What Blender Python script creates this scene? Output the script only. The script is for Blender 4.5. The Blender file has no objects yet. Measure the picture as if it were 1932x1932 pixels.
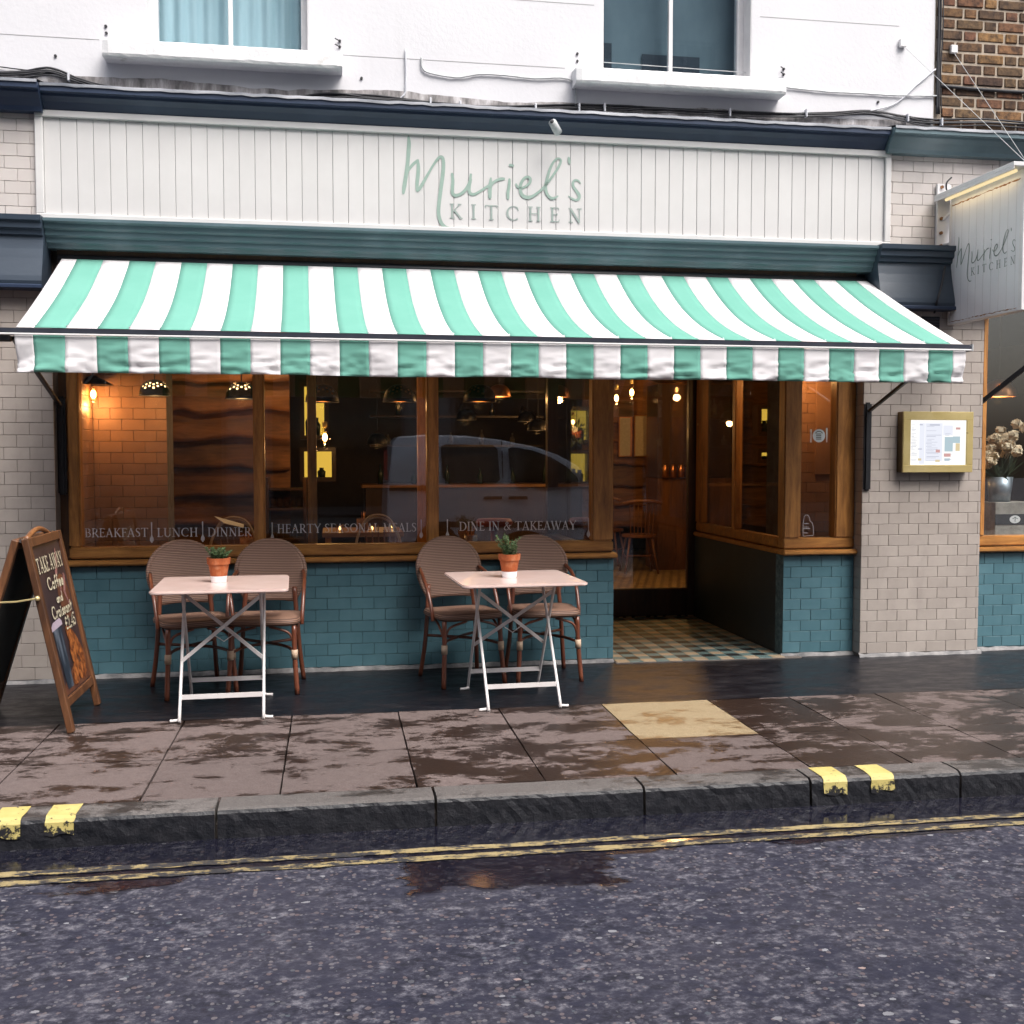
import bpy, bmesh, math, random
from mathutils import Vector, Matrix, noise
R = math.radians
sc = bpy.context.scene
random.seed(7)

# ------------------------------------------------------------------ camera, sky, sun, exposure
CAM = Vector((0.0, -7.229, 1.4276)); YAW, PITCH, FPX = 0.16297, 0.05193, 2594.0 / 2448 * 1932
cd = bpy.data.cameras.new('camera'); cam = bpy.data.objects.new('camera', cd); sc.collection.objects.link(cam)
cam.location = CAM; cam.rotation_euler = (R(90) - PITCH, 0, -YAW)
cd.sensor_width = 36; cd.lens = 2594.0 / 2448 * 36; cd.clip_start = 0.05; cd.clip_end = 400
sc.camera = cam
w = bpy.data.worlds.new('World'); sc.world = w; w.use_nodes = True
nt = w.node_tree; nt.nodes.clear()
sky = nt.nodes.new('ShaderNodeTexSky'); sky.sky_type = 'NISHITA'; sky.sun_disc = False
SUN_EL, SUN_AZ = 56, 149           # degrees; the light comes over the far roofs from the street side, a little from the right
sky.sun_elevation = R(SUN_EL); sky.sun_rotation = R(SUN_AZ); sky.dust_density = 6; sky.air_density = 1.0
hs = nt.nodes.new('ShaderNodeHueSaturation'); hs.inputs['Saturation'].default_value = 0.5
bg = nt.nodes.new('ShaderNodeBackground'); bg.inputs['Strength'].default_value = 0.105
wo = nt.nodes.new('ShaderNodeOutputWorld')
nt.links.new(sky.outputs[0], hs.inputs['Color']); nt.links.new(hs.outputs[0], bg.inputs[0]); nt.links.new(bg.outputs[0], wo.inputs[0])
sl = bpy.data.lights.new('sun', 'SUN'); sl.energy = 1.5; sl.angle = R(34); sl.color = (1.0, 0.965, 0.93)
so = bpy.data.objects.new('sun', sl); sc.collection.objects.link(so)
sd = Vector((math.sin(R(SUN_AZ)) * math.cos(R(SUN_EL)), math.cos(R(SUN_AZ)) * math.cos(R(SUN_EL)), math.sin(R(SUN_EL))))
so.rotation_euler = sd.to_track_quat('Z', 'Y').to_euler()
sc.view_settings.view_transform = 'Standard'; sc.view_settings.look = 'None'; sc.view_settings.gamma = 1
sc.view_settings.exposure = 1.15; sc.view_settings.use_curve_mapping = False
sc.render.engine = 'CYCLES'
cy = sc.cycles
cy.use_denoising = True; cy.denoising_prefilter = 'ACCURATE'; cy.max_bounces = 8; cy.diffuse_bounces = 3; cy.glossy_bounces = 4; cy.transparent_max_bounces = 16
cy.sample_clamp_indirect = 3.0; cy.caustics_reflective = False; cy.caustics_refractive = False

# ------------------------------------------------------------------ pixels to places (pixels of the photograph shown 1932 wide)
_fw = Vector((math.sin(YAW) * math.cos(PITCH), math.cos(YAW) * math.cos(PITCH), -math.sin(PITCH)))
_rt = Vector((math.cos(YAW), -math.sin(YAW), 0)); _up = _rt.cross(_fw)
def px(u, v, y=None, z=None, x=None):
    d = _fw + _rt * ((u - 966) / FPX) - _up * ((v - 966) / FPX)
    t = (y - CAM.y) / d.y if y is not None else (z - CAM.z) / d.z if z is not None else (x - CAM.x) / d.x
    return CAM + d * t

# ------------------------------------------------------------------ materials
def lin(r, g, b):
    f = lambda c: (c / 255 / 12.92) if c / 255 <= 0.04045 else ((c / 255 + 0.055) / 1.055) ** 2.4
    return (f(r), f(g), f(b))
def c4(c): return (c[0], c[1], c[2], 1)
MATS = {}
class NT:
    def __init__(s, name):
        s.m = bpy.data.materials.new(name); s.m.use_nodes = True; s.t = s.m.node_tree; s.t.nodes.clear()
        s.out = s.n('OutputMaterial'); MATS[name] = s.m
    def n(s, kind, **kw):
        nd = s.t.nodes.new('ShaderNode' + kind)
        for k, v in kw.items():
            if k in nd.inputs and not hasattr(type(nd), k): s.set(nd.inputs[k], v)
            else: setattr(nd, k, v)
        return nd
    def set(s, i, v):
        if isinstance(v, bpy.types.NodeSocket): s.t.links.new(v, i)
        elif isinstance(v, tuple) and len(v) == 3 and i.type == 'RGBA': i.default_value = c4(v)
        else: i.default_value = v
    def pos(s, scale=(1, 1, 1), rot=(0, 0, 0)):
        g = s.n('NewGeometry'); mp = s.n('Mapping'); s.t.links.new(g.outputs['Position'], mp.inputs[0])
        mp.inputs['Scale'].default_value = scale; mp.inputs['Rotation'].default_value = rot
        return mp.outputs[0]
    def noise(s, scale, vec, detail=4, rough=.6, dist=0):
        t = s.n('TexNoise'); s.set(t.inputs['Vector'], vec); t.inputs['Scale'].default_value = scale
        t.inputs['Detail'].default_value = detail; t.inputs['Roughness'].default_value = rough; t.inputs['Distortion'].default_value = dist
        return t.outputs[0]
    def ramp(s, fac, stops, interp='LINEAR'):
        r = s.n('ValToRGB'); s.set(r.inputs[0], fac); r.color_ramp.interpolation = interp
        while len(r.color_ramp.elements) < len(stops): r.color_ramp.elements.new(0.5)
        for e, (p, c) in zip(r.color_ramp.elements, stops):
            e.position = p; e.color = c4(c) if isinstance(c, tuple) else (c, c, c, 1)
        return r.outputs[0]
    def mix(s, fac, a, b, mode='MIX'):
        x = s.n('Mix'); x.data_type = 'RGBA'; x.blend_type = mode
        s.set(x.inputs[0], fac); s.set(x.inputs[6], a); s.set(x.inputs[7], b); return x.outputs[2]
    def math(s, op, a, b=0.0, c=None):
        x = s.n('Math'); x.operation = op; s.set(x.inputs[0], a); s.set(x.inputs[1], b)
        if c is not None: s.set(x.inputs[2], c)
        return x.outputs[0]
    def rnd(s): return s.n('ObjectInfo').outputs['Random']
    def vary(s, col, amt, sat=0.0):
        h = s.n('HueSaturation'); s.set(h.inputs['Color'], col)
        s.set(h.inputs['Value'], s.math('MULTIPLY_ADD', s.rnd(), 2 * amt, 1 - amt)); return h.outputs[0]
    def bump(s, height, strength=.3, dist=.01):
        b = s.n('Bump'); s.set(b.inputs['Height'], height); b.inputs['Strength'].default_value = strength; b.inputs['Distance'].default_value = dist
        return b.outputs[0]
    def surf(s, col, rough=.6, metal=0, normal=None, spec=.5, coat=0, sheen=0):
        p = s.n('BsdfPrincipled'); s.set(p.inputs['Base Color'], col); s.set(p.inputs['Roughness'], rough)
        p.inputs['Metallic'].default_value = metal; p.inputs['Specular IOR Level'].default_value = spec
        p.inputs['Coat Weight'].default_value = coat; p.inputs['Coat Roughness'].default_value = .15
        if normal is not None: s.set(p.inputs['Normal'], normal)
        s.t.links.new(p.outputs[0], s.out.inputs[0]); return p
def M(name, c1, c2=None, rough=.6, scale=6, st=(1, 1, 1), lo=.35, hi=.7, bump=0, bscale=60, bdist=.004, metal=0, rnd=0, spec=.5, coat=0, rvar=0, detail=5):
    t = NT(name); v = t.pos(st); f = t.noise(scale, v, detail)
    col = t.ramp(f, [(lo, c1), (hi, c2 or c1)])
    if rnd: col = t.vary(col, rnd)
    rg = rough
    if rvar: rg = t.math('MULTIPLY_ADD', t.noise(scale * 2.3, v, 3), rvar * 2, rough - rvar)
    nb = t.bump(t.noise(bscale, v, 3), bump, bdist) if bump else None
    t.surf(col, rg, metal, nb, spec, coat); return t.m
def WOOD(name, dark, light, axis='x', rough=.42, gs=9, rnd=.12, coat=.15):
    st = {'x': (.12, 1, 1), 'y': (1, .12, 1), 'z': (1, 1, .12)}[axis]
    t = NT(name); v = t.pos(st); f = t.noise(gs * 3, v, 7, .65, .6); g = t.noise(gs * 14, v, 3)
    col = t.ramp(t.math('ADD', t.math('MULTIPLY', f, .8), t.math('MULTIPLY', g, .2)), [(.3, dark), (.5, tuple((a + b) / 2 for a, b in zip(dark, light))), (.68, light)])
    wear = t.noise(2.3, t.pos(), 5)
    col = t.mix(t.ramp(wear, [(.5, 0.0), (.75, .45)]), col, tuple(x * .45 for x in dark))
    if rnd: col = t.vary(col, rnd)
    t.surf(col, t.math('MULTIPLY_ADD', f, .3, rough - .12), 0, t.bump(f, .25, .003), .5, coat); return t.m
def EMIT(name, col, strength):
    t = NT(name); e = t.n('Emission'); e.inputs[0].default_value = c4(col); e.inputs[1].default_value = strength
    t.t.links.new(e.outputs[0], t.out.inputs[0]); return t.m
def GLASS(name, tint=(.93, .95, .95), rough=0.0, ior=1.5):
    t = NT(name); g = t.n('NewGeometry'); ir = t.math('MULTIPLY_ADD', g.outputs['Backfacing'], 1 / ior - ior, ior)
    fr = t.n('Fresnel'); t.set(fr.inputs['IOR'], ir)
    tr = t.n('BsdfTransparent'); tr.inputs[0].default_value = c4(tint)
    gl = t.n('BsdfGlossy'); gl.inputs['Roughness'].default_value = rough; gl.inputs[0].default_value = (1, 1, 1, 1)
    nb = t.bump(t.noise(1.1, t.pos(), 2), .012, .05); t.set(gl.inputs['Normal'], nb)
    mx = t.n('MixShader'); t.set(mx.inputs[0], fr.outputs[0]); t.t.links.new(tr.outputs[0], mx.inputs[1]); t.t.links.new(gl.outputs[0], mx.inputs[2])
    t.t.links.new(mx.outputs[0], t.out.inputs[0]); return t.m
def VEIL(name, col, alpha):
    t = NT(name); p = t.surf(col, .7); p.inputs['Alpha'].default_value = alpha; return t.m

# painted render: pale, with faint stains running down
t = NT('render'); v = t.pos(); f = t.noise(1.3, v, 5); s = t.noise(3, t.pos((1.6, 1, .22)), 6)
col = t.ramp(f, [(.3, (.66, .66, .69)), (.75, (.71, .71, .735))])
col = t.mix(t.ramp(s, [(.62, 0.0), (.82, .3)]), col, (.52, .52, .53))
t.surf(col, .75, 0, t.bump(t.noise(38, v, 4), .35, .004), .3)
t = NT('cill'); v = t.pos(); f = t.noise(9, v, 6)
col = t.ramp(f, [(.3, (.72, .72, .74)), (.6, (.79, .79, .80)), (.78, (.5, .49, .47))])
t.surf(col, .7, 0, t.bump(t.noise(30, v, 4), .5, .006), .3)
t = NT('soot'); v = t.pos((1, 1, .3)); f = t.noise(14, v, 7)
col = t.ramp(f, [(.32, (.10, .10, .10)), (.5, (.33, .31, .31)), (.66, (.62, .60, .61))])
t.surf(col, .85, 0, t.bump(f, .6, .006), .2)
M('fascia', (.58, .57, .565), (.63, .62, .615), .5, 3, lo=.3, hi=.7, bump=.08, bscale=180, rnd=.012)
M('fascia_trim', (.60, .59, .585), (.66, .65, .645), .5, 5)
M('groove', (.34, .34, .345))
M('sign_green', (.255, .36, .31), (.30, .405, .355), .6, 20)
M('sign_grey', (.27, .34, .315), (.34, .405, .375), .6, 20); M('sign_dark', (.17, .22, .20), (.25, .30, .27), .55, 20)
def paint(name, a, b, rough):
    t = NT(name); v = t.pos((.4, 1, 1)); f = t.noise(6, v, 6); g = t.noise(2.0, t.pos((.7, 1, .5)), 5)
    col = t.ramp(f, [(.3, a), (.7, b)]); col = t.mix(t.ramp(g, [(.55, 0.0), (.8, .55)]), col, tuple(x * 1.7 + .03 for x in b))
    t.surf(col, rough, 0, t.bump(t.noise(50, v, 4), .15, .003), .5); return t.m
paint('slate_paint', (.018, .031, .066), (.028, .045, .086), .42)
paint('corbel_paint', (.032, .046, .068), (.046, .064, .09), .36)
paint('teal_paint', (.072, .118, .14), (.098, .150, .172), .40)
paint('shade_teal', (.020, .034, .042), (.028, .044, .052), .5)  # teal darkened: the shade of the door recess is put into the colour
M('lead', (.07, .08, .10), (.30, .31, .34), .6, 9, (.3, 1, 1), .35, .65, .4, 30)
def tilemat(name, a, b, rough, rnd):
    t = NT(name); v = t.pos(); f = t.noise(7, v, 5); col = t.ramp(f, [(.3, a), (.7, b)]); col = t.vary(col, rnd)
    dirt = t.noise(3.2, t.pos((1, 1, .35)), 6)
    col = t.mix(t.ramp(dirt, [(.56, 0.0), (.8, .4)]), col, tuple(x * .5 for x in a))
    rg = t.math('MULTIPLY_ADD', t.rnd(), .2, rough)
    t.surf(col, rg, 0, t.bump(t.noise(22, v, 3), .12, .004), .5); return t.m
tilemat('grey_tile', (.36, .315, .285), (.42, .37, .335), .32, .05)
tilemat('teal_tile', (.066, .155, .192), (.090, .192, .228), .30, .08)
tilemat('cream_tile', (.56, .51, .49), (.60, .56, .53), .4, .03)
M('grout_dark', (.12, .10, .09), (.20, .175, .16), .9, 12)
M('grout_teal', (.035, .075, .09), (.12, .19, .21), .9, 25)
M('grout_cream', (.36, .33, .32), (.42, .39, .37), .9, 12)
M('plinth_cement', (.13, .13, .135), (.36, .345, .34), .85, 9, bump=.6, bscale=25, bdist=.012)
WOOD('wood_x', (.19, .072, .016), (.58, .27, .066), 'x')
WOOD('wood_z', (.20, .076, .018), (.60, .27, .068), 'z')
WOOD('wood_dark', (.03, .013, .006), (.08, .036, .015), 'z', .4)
WOOD('clad', (.045, .016, .006), (.34, .145, .052), 'x', .5, 3.2, .4, 0)
WOOD('board_wood', (.032, .012, .006), (.20, .080, .030), 'z', .5, 5, .15, 0)
WOOD('chair_wood', (.11, .04, .015), (.28, .12, .045), 'z', .4, 8, .1)
WOOD('table_wood', (.22, .10, .035), (.48, .25, .10), 'x', .35, 6, .1)
M('black_metal', (.010, .011, .014), (.018, .018, .022), .4, 10)
M('dark_alu', (.035, .04, .055), (.055, .06, .08), .38, 8, metal=.3)
M('white_metal', (.70, .69, .70), (.78, .77, .77), .4, 10, bump=.05)
M('pipe_grey', (.42, .44, .45), (.6, .61, .62), .5, 15)
M('steel', (.45, .46, .48), (.6, .61, .62), .3, 15, metal=1)
M('brass', (.60, .47, .19), (.76, .63, .32), .30, 3, (1, 1, 1), metal=.55, bump=.1, bscale=6, bdist=.01, rvar=.06)
M('brass_dark', (.10, .065, .03), (.2, .13, .06), .4, 5, metal=.8)
def cloth(name, c1, c2):
    t = NT(name); v = t.pos(); f = t.noise(3.2, v, 6); g = t.noise(11, t.pos((1, .35, .35)), 5)
    col = t.ramp(f, [(.3, c1), (.75, c2)]); col = t.mix(t.ramp(g, [(.66, 0.0), (.85, .28)]), col, tuple(x * .62 for x in c1))
    p = t.surf(col, .85, 0, t.bump(t.noise(420, v, 2), .12, .002), .2)
    tl = t.n('BsdfTranslucent'); t.set(tl.inputs[0], col); mx = t.n('MixShader'); mx.inputs[0].default_value = .10
    t.t.links.new(p.outputs[0], mx.inputs[1]); t.t.links.new(tl.outputs[0], mx.inputs[2]); t.t.links.new(mx.outputs[0], t.out.inputs[0])
cloth('awning_white', (.74, .715, .735), (.80, .785, .80))
cloth('awning_green', (.150, .39, .315), (.178, .43, .355))
GLASS('glass', ior=1.62)
GLASS('glass_upper', (.88, .93, .95))
GLASS('bulb_glass', (1, .93, .82))
VEIL('etched', (.80, .79, .82), .72)
VEIL('sticker', (.62, .74, .78), .9)
M('sticker_ink', (.10, .12, .12))
M('curtain', (.46, .60, .64), (.62, .74, .77), .9, 3, (5, 1, .3))
M('grey_blind', (.10, .135, .16), (.14, .18, .205), .9, 2.5, (1.5, 1, .6)); M('dark_blind', (.02, .028, .04), (.035, .045, .06), .9, 3)
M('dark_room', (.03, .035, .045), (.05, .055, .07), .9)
# brick
t = NT('brick'); r = t.rnd(); v = t.pos()
base = t.ramp(r, [(0, lin(92, 74, 60)), (.25, lin(120, 98, 74)), (.45, lin(84, 66, 58)), (.6, lin(150, 116, 78)), (.8, lin(122, 86, 70)), (1, lin(104, 82, 62))])
col = t.mix(t.ramp(t.noise(26, v, 6), [(.36, 0.0), (.66, .8)]), base, lin(48, 42, 42))
t.surf(col, .9, 0, t.bump(t.noise(60, v, 5), .8, .006), .2)
M('mortar', (.36, .30, .235), (.47, .40, .325), .95, 30, bump=.5, bscale=90)
# ground
t = NT('asphalt'); v = t.pos(); sep = t.n('SeparateXYZ'); g = t.n('NewGeometry'); t.t.links.new(g.outputs['Position'], sep.inputs[0])
ag = t.noise(30, t.pos((.8, 1.0, 1)), 4, .72); mid = t.noise(6.5, t.pos((.8, 1.1, 1)), 7, .74); big = t.noise(1.7, v, 5)
vor = t.n('TexVoronoi'); t.set(vor.inputs['Vector'], t.pos((1, 1, 1))); vor.inputs['Scale'].default_value = 60; vor.feature = 'F1'
cell = t.n('SeparateXYZ'); t.t.links.new(vor.outputs['Color'], cell.inputs[0])
sel = t.math('MULTIPLY', t.math('GREATER_THAN', cell.outputs[0], .72), t.math('LESS_THAN', t.math('ADD', vor.outputs['Distance'], t.math('MULTIPLY', t.math('SUBTRACT', ag, .5), .9)), t.math('MULTIPLY_ADD', cell.outputs[1], .35, .22)))
vor2 = t.n('TexVoronoi'); t.set(vor2.inputs['Vector'], t.pos((.8, 1.25, 1))); vor2.inputs['Scale'].default_value = 24
cell2 = t.n('SeparateXYZ'); t.t.links.new(vor2.outputs['Color'], cell2.inputs[0])
edge2 = t.math('ADD', vor2.outputs['Distance'], t.math('MULTIPLY', t.math('SUBTRACT', ag, .5), .75))
sel2 = t.math('MULTIPLY', t.math('GREATER_THAN', cell2.outputs[0], .93), t.math('LESS_THAN', edge2, t.math('MULTIPLY_ADD', cell2.outputs[1], .16, .12)))
col = t.ramp(ag, [(.34, (.004, .005, .013)), (.43, (.013, .014, .029)), (.51, (.031, .031, .050)), (.58, (.068, .067, .090)), (.68, (.17, .165, .19))])
col = t.mix(t.ramp(mid, [(.42, .8), (.54, 0.0)]), col, (.013, .0145, .034))
col = t.mix(t.ramp(big, [(.42, 0.0), (.7, .25)]), col, (.066, .062, .080))
stone = t.ramp(cell.outputs[2], [(0, (.08, .08, .095)), (.5, (.17, .165, .18)), (.85, (.14, .10, .10)), (1, (.08, .10, .12))])
col = t.mix(t.math('MULTIPLY', sel, .7), col, stone)
col = t.mix(t.math('MULTIPLY', sel2, .9), col, t.ramp(cell2.outputs[2], [(0, (.20, .20, .22)), (.55, (.33, .33, .35)), (.8, (.45, .43, .40)), (.93, (.34, .22, .19)), (1, (.27, .27, .30))]))
# wet band along the kerb, ragged, with one tongue reaching into the road
wn = t.noise(2.1, t.pos((.8, 1.3, 1)), 5, .55); wf = t.noise(14, t.pos((.5, 1.5, 1)), 4)
ymask = t.math('ADD', t.math('ADD', sep.outputs[1], 3.13), t.math('ADD', t.math('MULTIPLY', t.math('SUBTRACT', wn, .5), 1.0), t.math('MULTIPLY', t.math('SUBTRACT', wf, .5), .1)))
dx = t.math('SUBTRACT', sep.outputs[0], .62); tong = t.math('SUBTRACT', .42, t.math('ABSOLUTE', dx))
ym2 = t.math('MAXIMUM', ymask, t.math('MINIMUM', t.math('ADD', tong, t.math('MULTIPLY', t.math('SUBTRACT', wf, .5), .4)), t.math('ADD', t.math('ADD', sep.outputs[1], 3.52), t.math('MULTIPLY', t.math('SUBTRACT', wn, .5), .6))))
wet = t.ramp(ym2, [(.0, 0.0), (.045, 1.0)])
col = t.mix(t.math('MULTIPLY', wet, .75), col, (.004, .004, .008))
pool = t.ramp(t.math('ADD', t.math('ADD', sep.outputs[1], 2.93), t.math('MULTIPLY', t.math('SUBTRACT', wn, .5), .5)), [(.0, 0.0), (.04, 1.0)])
rg = t.math('MULTIPLY_ADD', wet, -.68, .82); rg = t.math('MULTIPLY', rg, t.math('MULTIPLY_ADD', pool, -.9, 1.0))
hgt = t.math('ADD', t.math('MULTIPLY', ag, 1.0), t.math('MULTIPLY', mid, .6)); hgt = t.math('MULTIPLY', hgt, t.math('MULTIPLY_ADD', pool, -.97, 1.0))
hgt = t.math('MULTIPLY', hgt, t.math('MULTIPLY_ADD', wet, -.95, 1.0))
t.surf(col, rg, 0, t.bump(hgt, .5, .012), .45)
# yellow lines: worn paint with bare patches
t = NT('yellow_worn'); v = t.pos((.55, 1.2, 1)); f = t.noise(30, v, 5, .75); g2 = t.noise(2.2, t.pos(), 3)
k = t.ramp(t.math('ADD', f, t.math('MULTIPLY', t.math('SUBTRACT', g2, .5), .35)), [(.47, 1.0), (.53, 0.0)])
col = t.mix(k, (.03, .03, .035), t.ramp(t.noise(60, v, 3), [(.3, (.26, .195, .085)), (.7, (.42, .34, .18))]))
t.surf(col, .6, 0, t.bump(f, .4, .004))
t = NT('yellow_fresh'); f = t.noise(34, t.pos(), 6, .75); sz = t.n('SeparateXYZ'); gz = t.n('NewGeometry'); t.t.links.new(gz.outputs['Position'], sz.inputs[0]); k = t.ramp(t.math('ADD', f, t.math('MULTIPLY', sz.outputs[2], -2.6)), [(.59, 0.0), (.65, 1.0)])
t.surf(t.mix(k, t.ramp(t.noise(7, t.pos(), 4), [(.3, (.50, .40, .12)), (.7, (.62, .52, .20))]), (.012, .012, .016)), .6, 0, t.bump(f, .3, .004))
def stone(name, dry1, dry2, wetc, lo, hi, bumpd=.006):
    t = NT(name); v = t.pos(); n1 = t.noise(3.4, t.pos((.8, 1.5, 1)), 12, .72, .25); n2 = t.noise(24, v, 8, .78)
    sx_ = t.n('SeparateXYZ'); gg = t.n('NewGeometry'); t.t.links.new(gg.outputs['Position'], sx_.inputs[0]); xo = t.math('MULTIPLY', t.math('MINIMUM', t.math('MAXIMUM', t.math('SUBTRACT', sx_.outputs[0], .3), -1.0), 3.0), .022)
    off = t.math('MULTIPLY', t.math('SUBTRACT', t.rnd(), .5), .10)
    m = t.math('ADD', t.math('ADD', n1, off), t.math('ADD', xo, t.math('MULTIPLY', t.math('SUBTRACT', n2, .5), .30)))
    wet = t.ramp(m, [(lo, 0.0), (hi, 1.0)])
    dry = t.vary(t.ramp(n2, [(.3, dry1), (.7, dry2)]), .13)
    speck = t.ramp(t.noise(150, v, 2), [(.35, .72), (.6, 1.0)]); dry = t.mix(1.0, dry, speck, 'MULTIPLY')
    wc = t.mix(1.0, t.ramp(n2, [(.3, wetc), (.7, tuple(x * 1.5 for x in wetc))]), speck, 'MULTIPLY')
    col = t.mix(wet, dry, wc)
    t.surf(col, t.math('MULTIPLY_ADD', wet, -.38, .72), 0, t.bump(t.math('ADD', n2, t.noise(90, v, 3)), .35, bumpd), .5); return t.m
stone('slab', (.125, .092, .086), (.185, .144, .135), (.022, .013, .0105), .482, .54)
stone('slab_cream', (.30, .225, .125), (.40, .31, .19), (.15, .092, .045), .52, .60)
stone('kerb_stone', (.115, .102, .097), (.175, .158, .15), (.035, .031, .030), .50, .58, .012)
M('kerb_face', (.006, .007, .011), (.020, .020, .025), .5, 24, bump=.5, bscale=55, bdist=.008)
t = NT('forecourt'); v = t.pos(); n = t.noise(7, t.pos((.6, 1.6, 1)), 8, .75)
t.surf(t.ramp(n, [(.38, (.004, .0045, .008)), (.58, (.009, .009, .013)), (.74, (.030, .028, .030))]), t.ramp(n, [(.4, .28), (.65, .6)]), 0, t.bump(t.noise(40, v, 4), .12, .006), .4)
t = NT('mosaic'); br = t.n('TexBrick'); t.set(br.inputs['Vector'], t.pos((1, 1, 1), (0, 0, R(45)))); br.inputs['Scale'].default_value = 6
br.inputs['Color1'].default_value = (.50, .36, .18, 1); br.inputs['Color2'].default_value = (.36, .24, .11, 1); br.inputs['Mortar'].default_value = (.05, .03, .015, 1)
br.inputs['Mortar Size'].default_value = .06; br.inputs['Brick Width'].default_value = .6; br.inputs['Row Height'].default_value = .6
t.surf(br.outputs[0], .35)
tilemat('floor_cream', (.36, .27, .18), (.44, .345, .24), .35, .08)
tilemat('floor_teal', (.10, .165, .165), (.14, .21, .205), .35, .1)
tilemat('floor_dark', (.006, .011, .014), (.010, .017, .020), .4, .15)
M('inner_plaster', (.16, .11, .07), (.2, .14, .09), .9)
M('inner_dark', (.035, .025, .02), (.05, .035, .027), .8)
tilemat('inner_tile', (.34, .185, .11), (.41, .225, .135), .45, .08)
# rattan weave
t = NT('rattan'); tc = t.n('TexCoord'); mp = t.n('Mapping'); t.t.links.new(tc.outputs['Object'], mp.inputs[0])
w1 = t.n('TexWave'); w1.wave_type = 'BANDS'; w1.bands_direction = 'X'; w1.inputs['Scale'].default_value = 58; w1.inputs['Distortion'].default_value = .4
w2 = t.n('TexWave'); w2.wave_type = 'BANDS'; w2.bands_direction = 'Z'; w2.inputs['Scale'].default_value = 30; w2.inputs['Distortion'].default_value = .4
for q in (w1, w2): t.t.links.new(mp.outputs[0], q.inputs[0])
wv = t.math('MULTIPLY', t.math('MULTIPLY_ADD', w1.outputs['Fac'], .5, .5), w2.outputs['Fac'])
col = t.ramp(wv, [(.05, (.055, .028, .020)), (.3, (.175, .098, .070)), (.7, (.32, .19, .135))]); col = t.vary(col, .06)
col = t.mix(t.ramp(t.noise(5, t.pos(), 4), [(.4, 0.0), (.75, .4)]), col, (.15, .085, .06))
t.surf(col, .55, 0, t.bump(wv, .5, .004))
M('cane', (.10, .028, .014), (.20, .06, .028), .35, 14, (1, 1, .2), rnd=.1, coat=.3)
M('cane_wrap', (.46, .33, .23), (.58, .43, .31), .6, 60, (.2, .2, 1), bump=.4, bscale=120)
M('table_pink', (.64, .48, .44), (.69, .54, .495), .22, 4, rvar=.05, coat=.2)
M('table_leg', (.70, .66, .65), (.76, .73, .72), .4, 12)
t = NT('terracotta'); v = t.pos(); f = t.noise(18, v, 6)
t.surf(t.ramp(f, [(.3, (.24, .060, .022)), (.55, (.36, .10, .036)), (.8, (.48, .21, .11))]), .8, 0, t.bump(f, .3, .003), .2)
M('pot_white', (.76, .76, .78), (.80, .80, .81), .5, 12)
M('soil', (.025, .018, .012), (.05, .035, .02), .95, 40)
M('rosemary', (.035, .075, .028), (.09, .16, .055), .6, 60)
M('rosemary_stem', (.16, .12, .06), (.2, .16, .09), .7, 30)
M('leaf_dark', (.02, .035, .015), (.04, .06, .025), .6, 30)
M('petal', (.70, .55, .38), (.80, .68, .50), .7, 20)
M('copper', (.55, .24, .10), (.68, .32, .15), .35, 8, metal=1)
M('lamp_dark', (.02, .02, .022), (.035, .034, .035), .35, 20, metal=.6)
EMIT('bulb', (1, .48, .14), 22)
EMIT('lamp_glow', (1, .60, .25), 2.6)
EMIT('niche_glow', (1, .60, .08), .42)
EMIT('sign_tube', (1, .80, .45), .45)
EMIT('menu_light', (1, .99, .97), .49)
M('menu_ink', (.30, .32, .40)); M('menu_blue', (.36, .50, .56)); M('menu_red', (.5, .2, .18)); M('menu_gold', (.6, .45, .2))
def plate(name, em):
    t = NT(name); e = t.n('Emission'); t.set(e.inputs[0], em); e.inputs[1].default_value = .42; t.t.links.new(e.outputs[0], t.out.inputs[0])
for nm, c in (('ink_lit', (.58, .60, .70)), ('blue_lit', (.52, .66, .72)), ('red_lit', (.72, .42, .40)), ('gold_lit', (.82, .68, .42)), ('pale_lit', (.93, .95, 1.05))): plate(nm, c)
M('poster', (.030, .020, .024), (.055, .034, .036), .4, 3)
M('poster_brown', (.10, .035, .02), (.18, .07, .035), .4, 9)
M('poster_text', (.55, .50, .36), (.68, .62, .46), .5, 40)
M('poster_cup', (.022, .030, .045), (.17, .20, .25), .4, 9, (1, 1.6, .12), .42, .6)
M('poster_lid', (.42, .34, .42), (.55, .46, .54), .4, 6)
M('croissant', (.12, .030, .008), (.46, .15, .035), .5, 26, (1, 1, 1), .42, .6)
M('steam', (.20, .09, .09), (.34, .17, .15), .5, 6)
M('van_paint', (.66, .72, .86), (.70, .76, .90), .3, 2, coat=.6, spec=.5)
M('van_glass', (.012, .014, .018), None, .06)
M('rubber', (.012, .012, .013), (.02, .02, .02), .8)
M('plastic_black', (.02, .02, .023), None, .55)
M('red_lens', (.35, .02, .02), None, .25)
M('house_wall', (.20, .215, .235), (.26, .275, .295), .85, 2)
M('house_stone', (.11, .11, .12), (.15, .15, .16), .85, 2)
M('house_glass', (.02, .025, .03), None, .12)
M('paper', (.7, .7, .72), (.8, .8, .8), .6, 5)
M('jar', (.10, .09, .08), (.3, .28, .25), .25, 20)
M('bottle', (.02, .03, .02), (.03, .05, .03), .12)
M('galv', (.22, .26, .30), (.40, .45, .50), .35, 8, metal=.7)
M('crate', (.17, .15, .13), (.36, .33, .29), .7, 9, bump=.4)
M('red_leather', (.22, .03, .02), (.3, .05, .03), .5)
M('cable_black', (.012, .013, .018), (.03, .03, .036), .6, 12)
M('cable_white', (.55, .56, .60), (.66, .67, .70), .6, 12)
M('rust', (.18, .075, .03), (.36, .2, .1), .9, 40)
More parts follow.
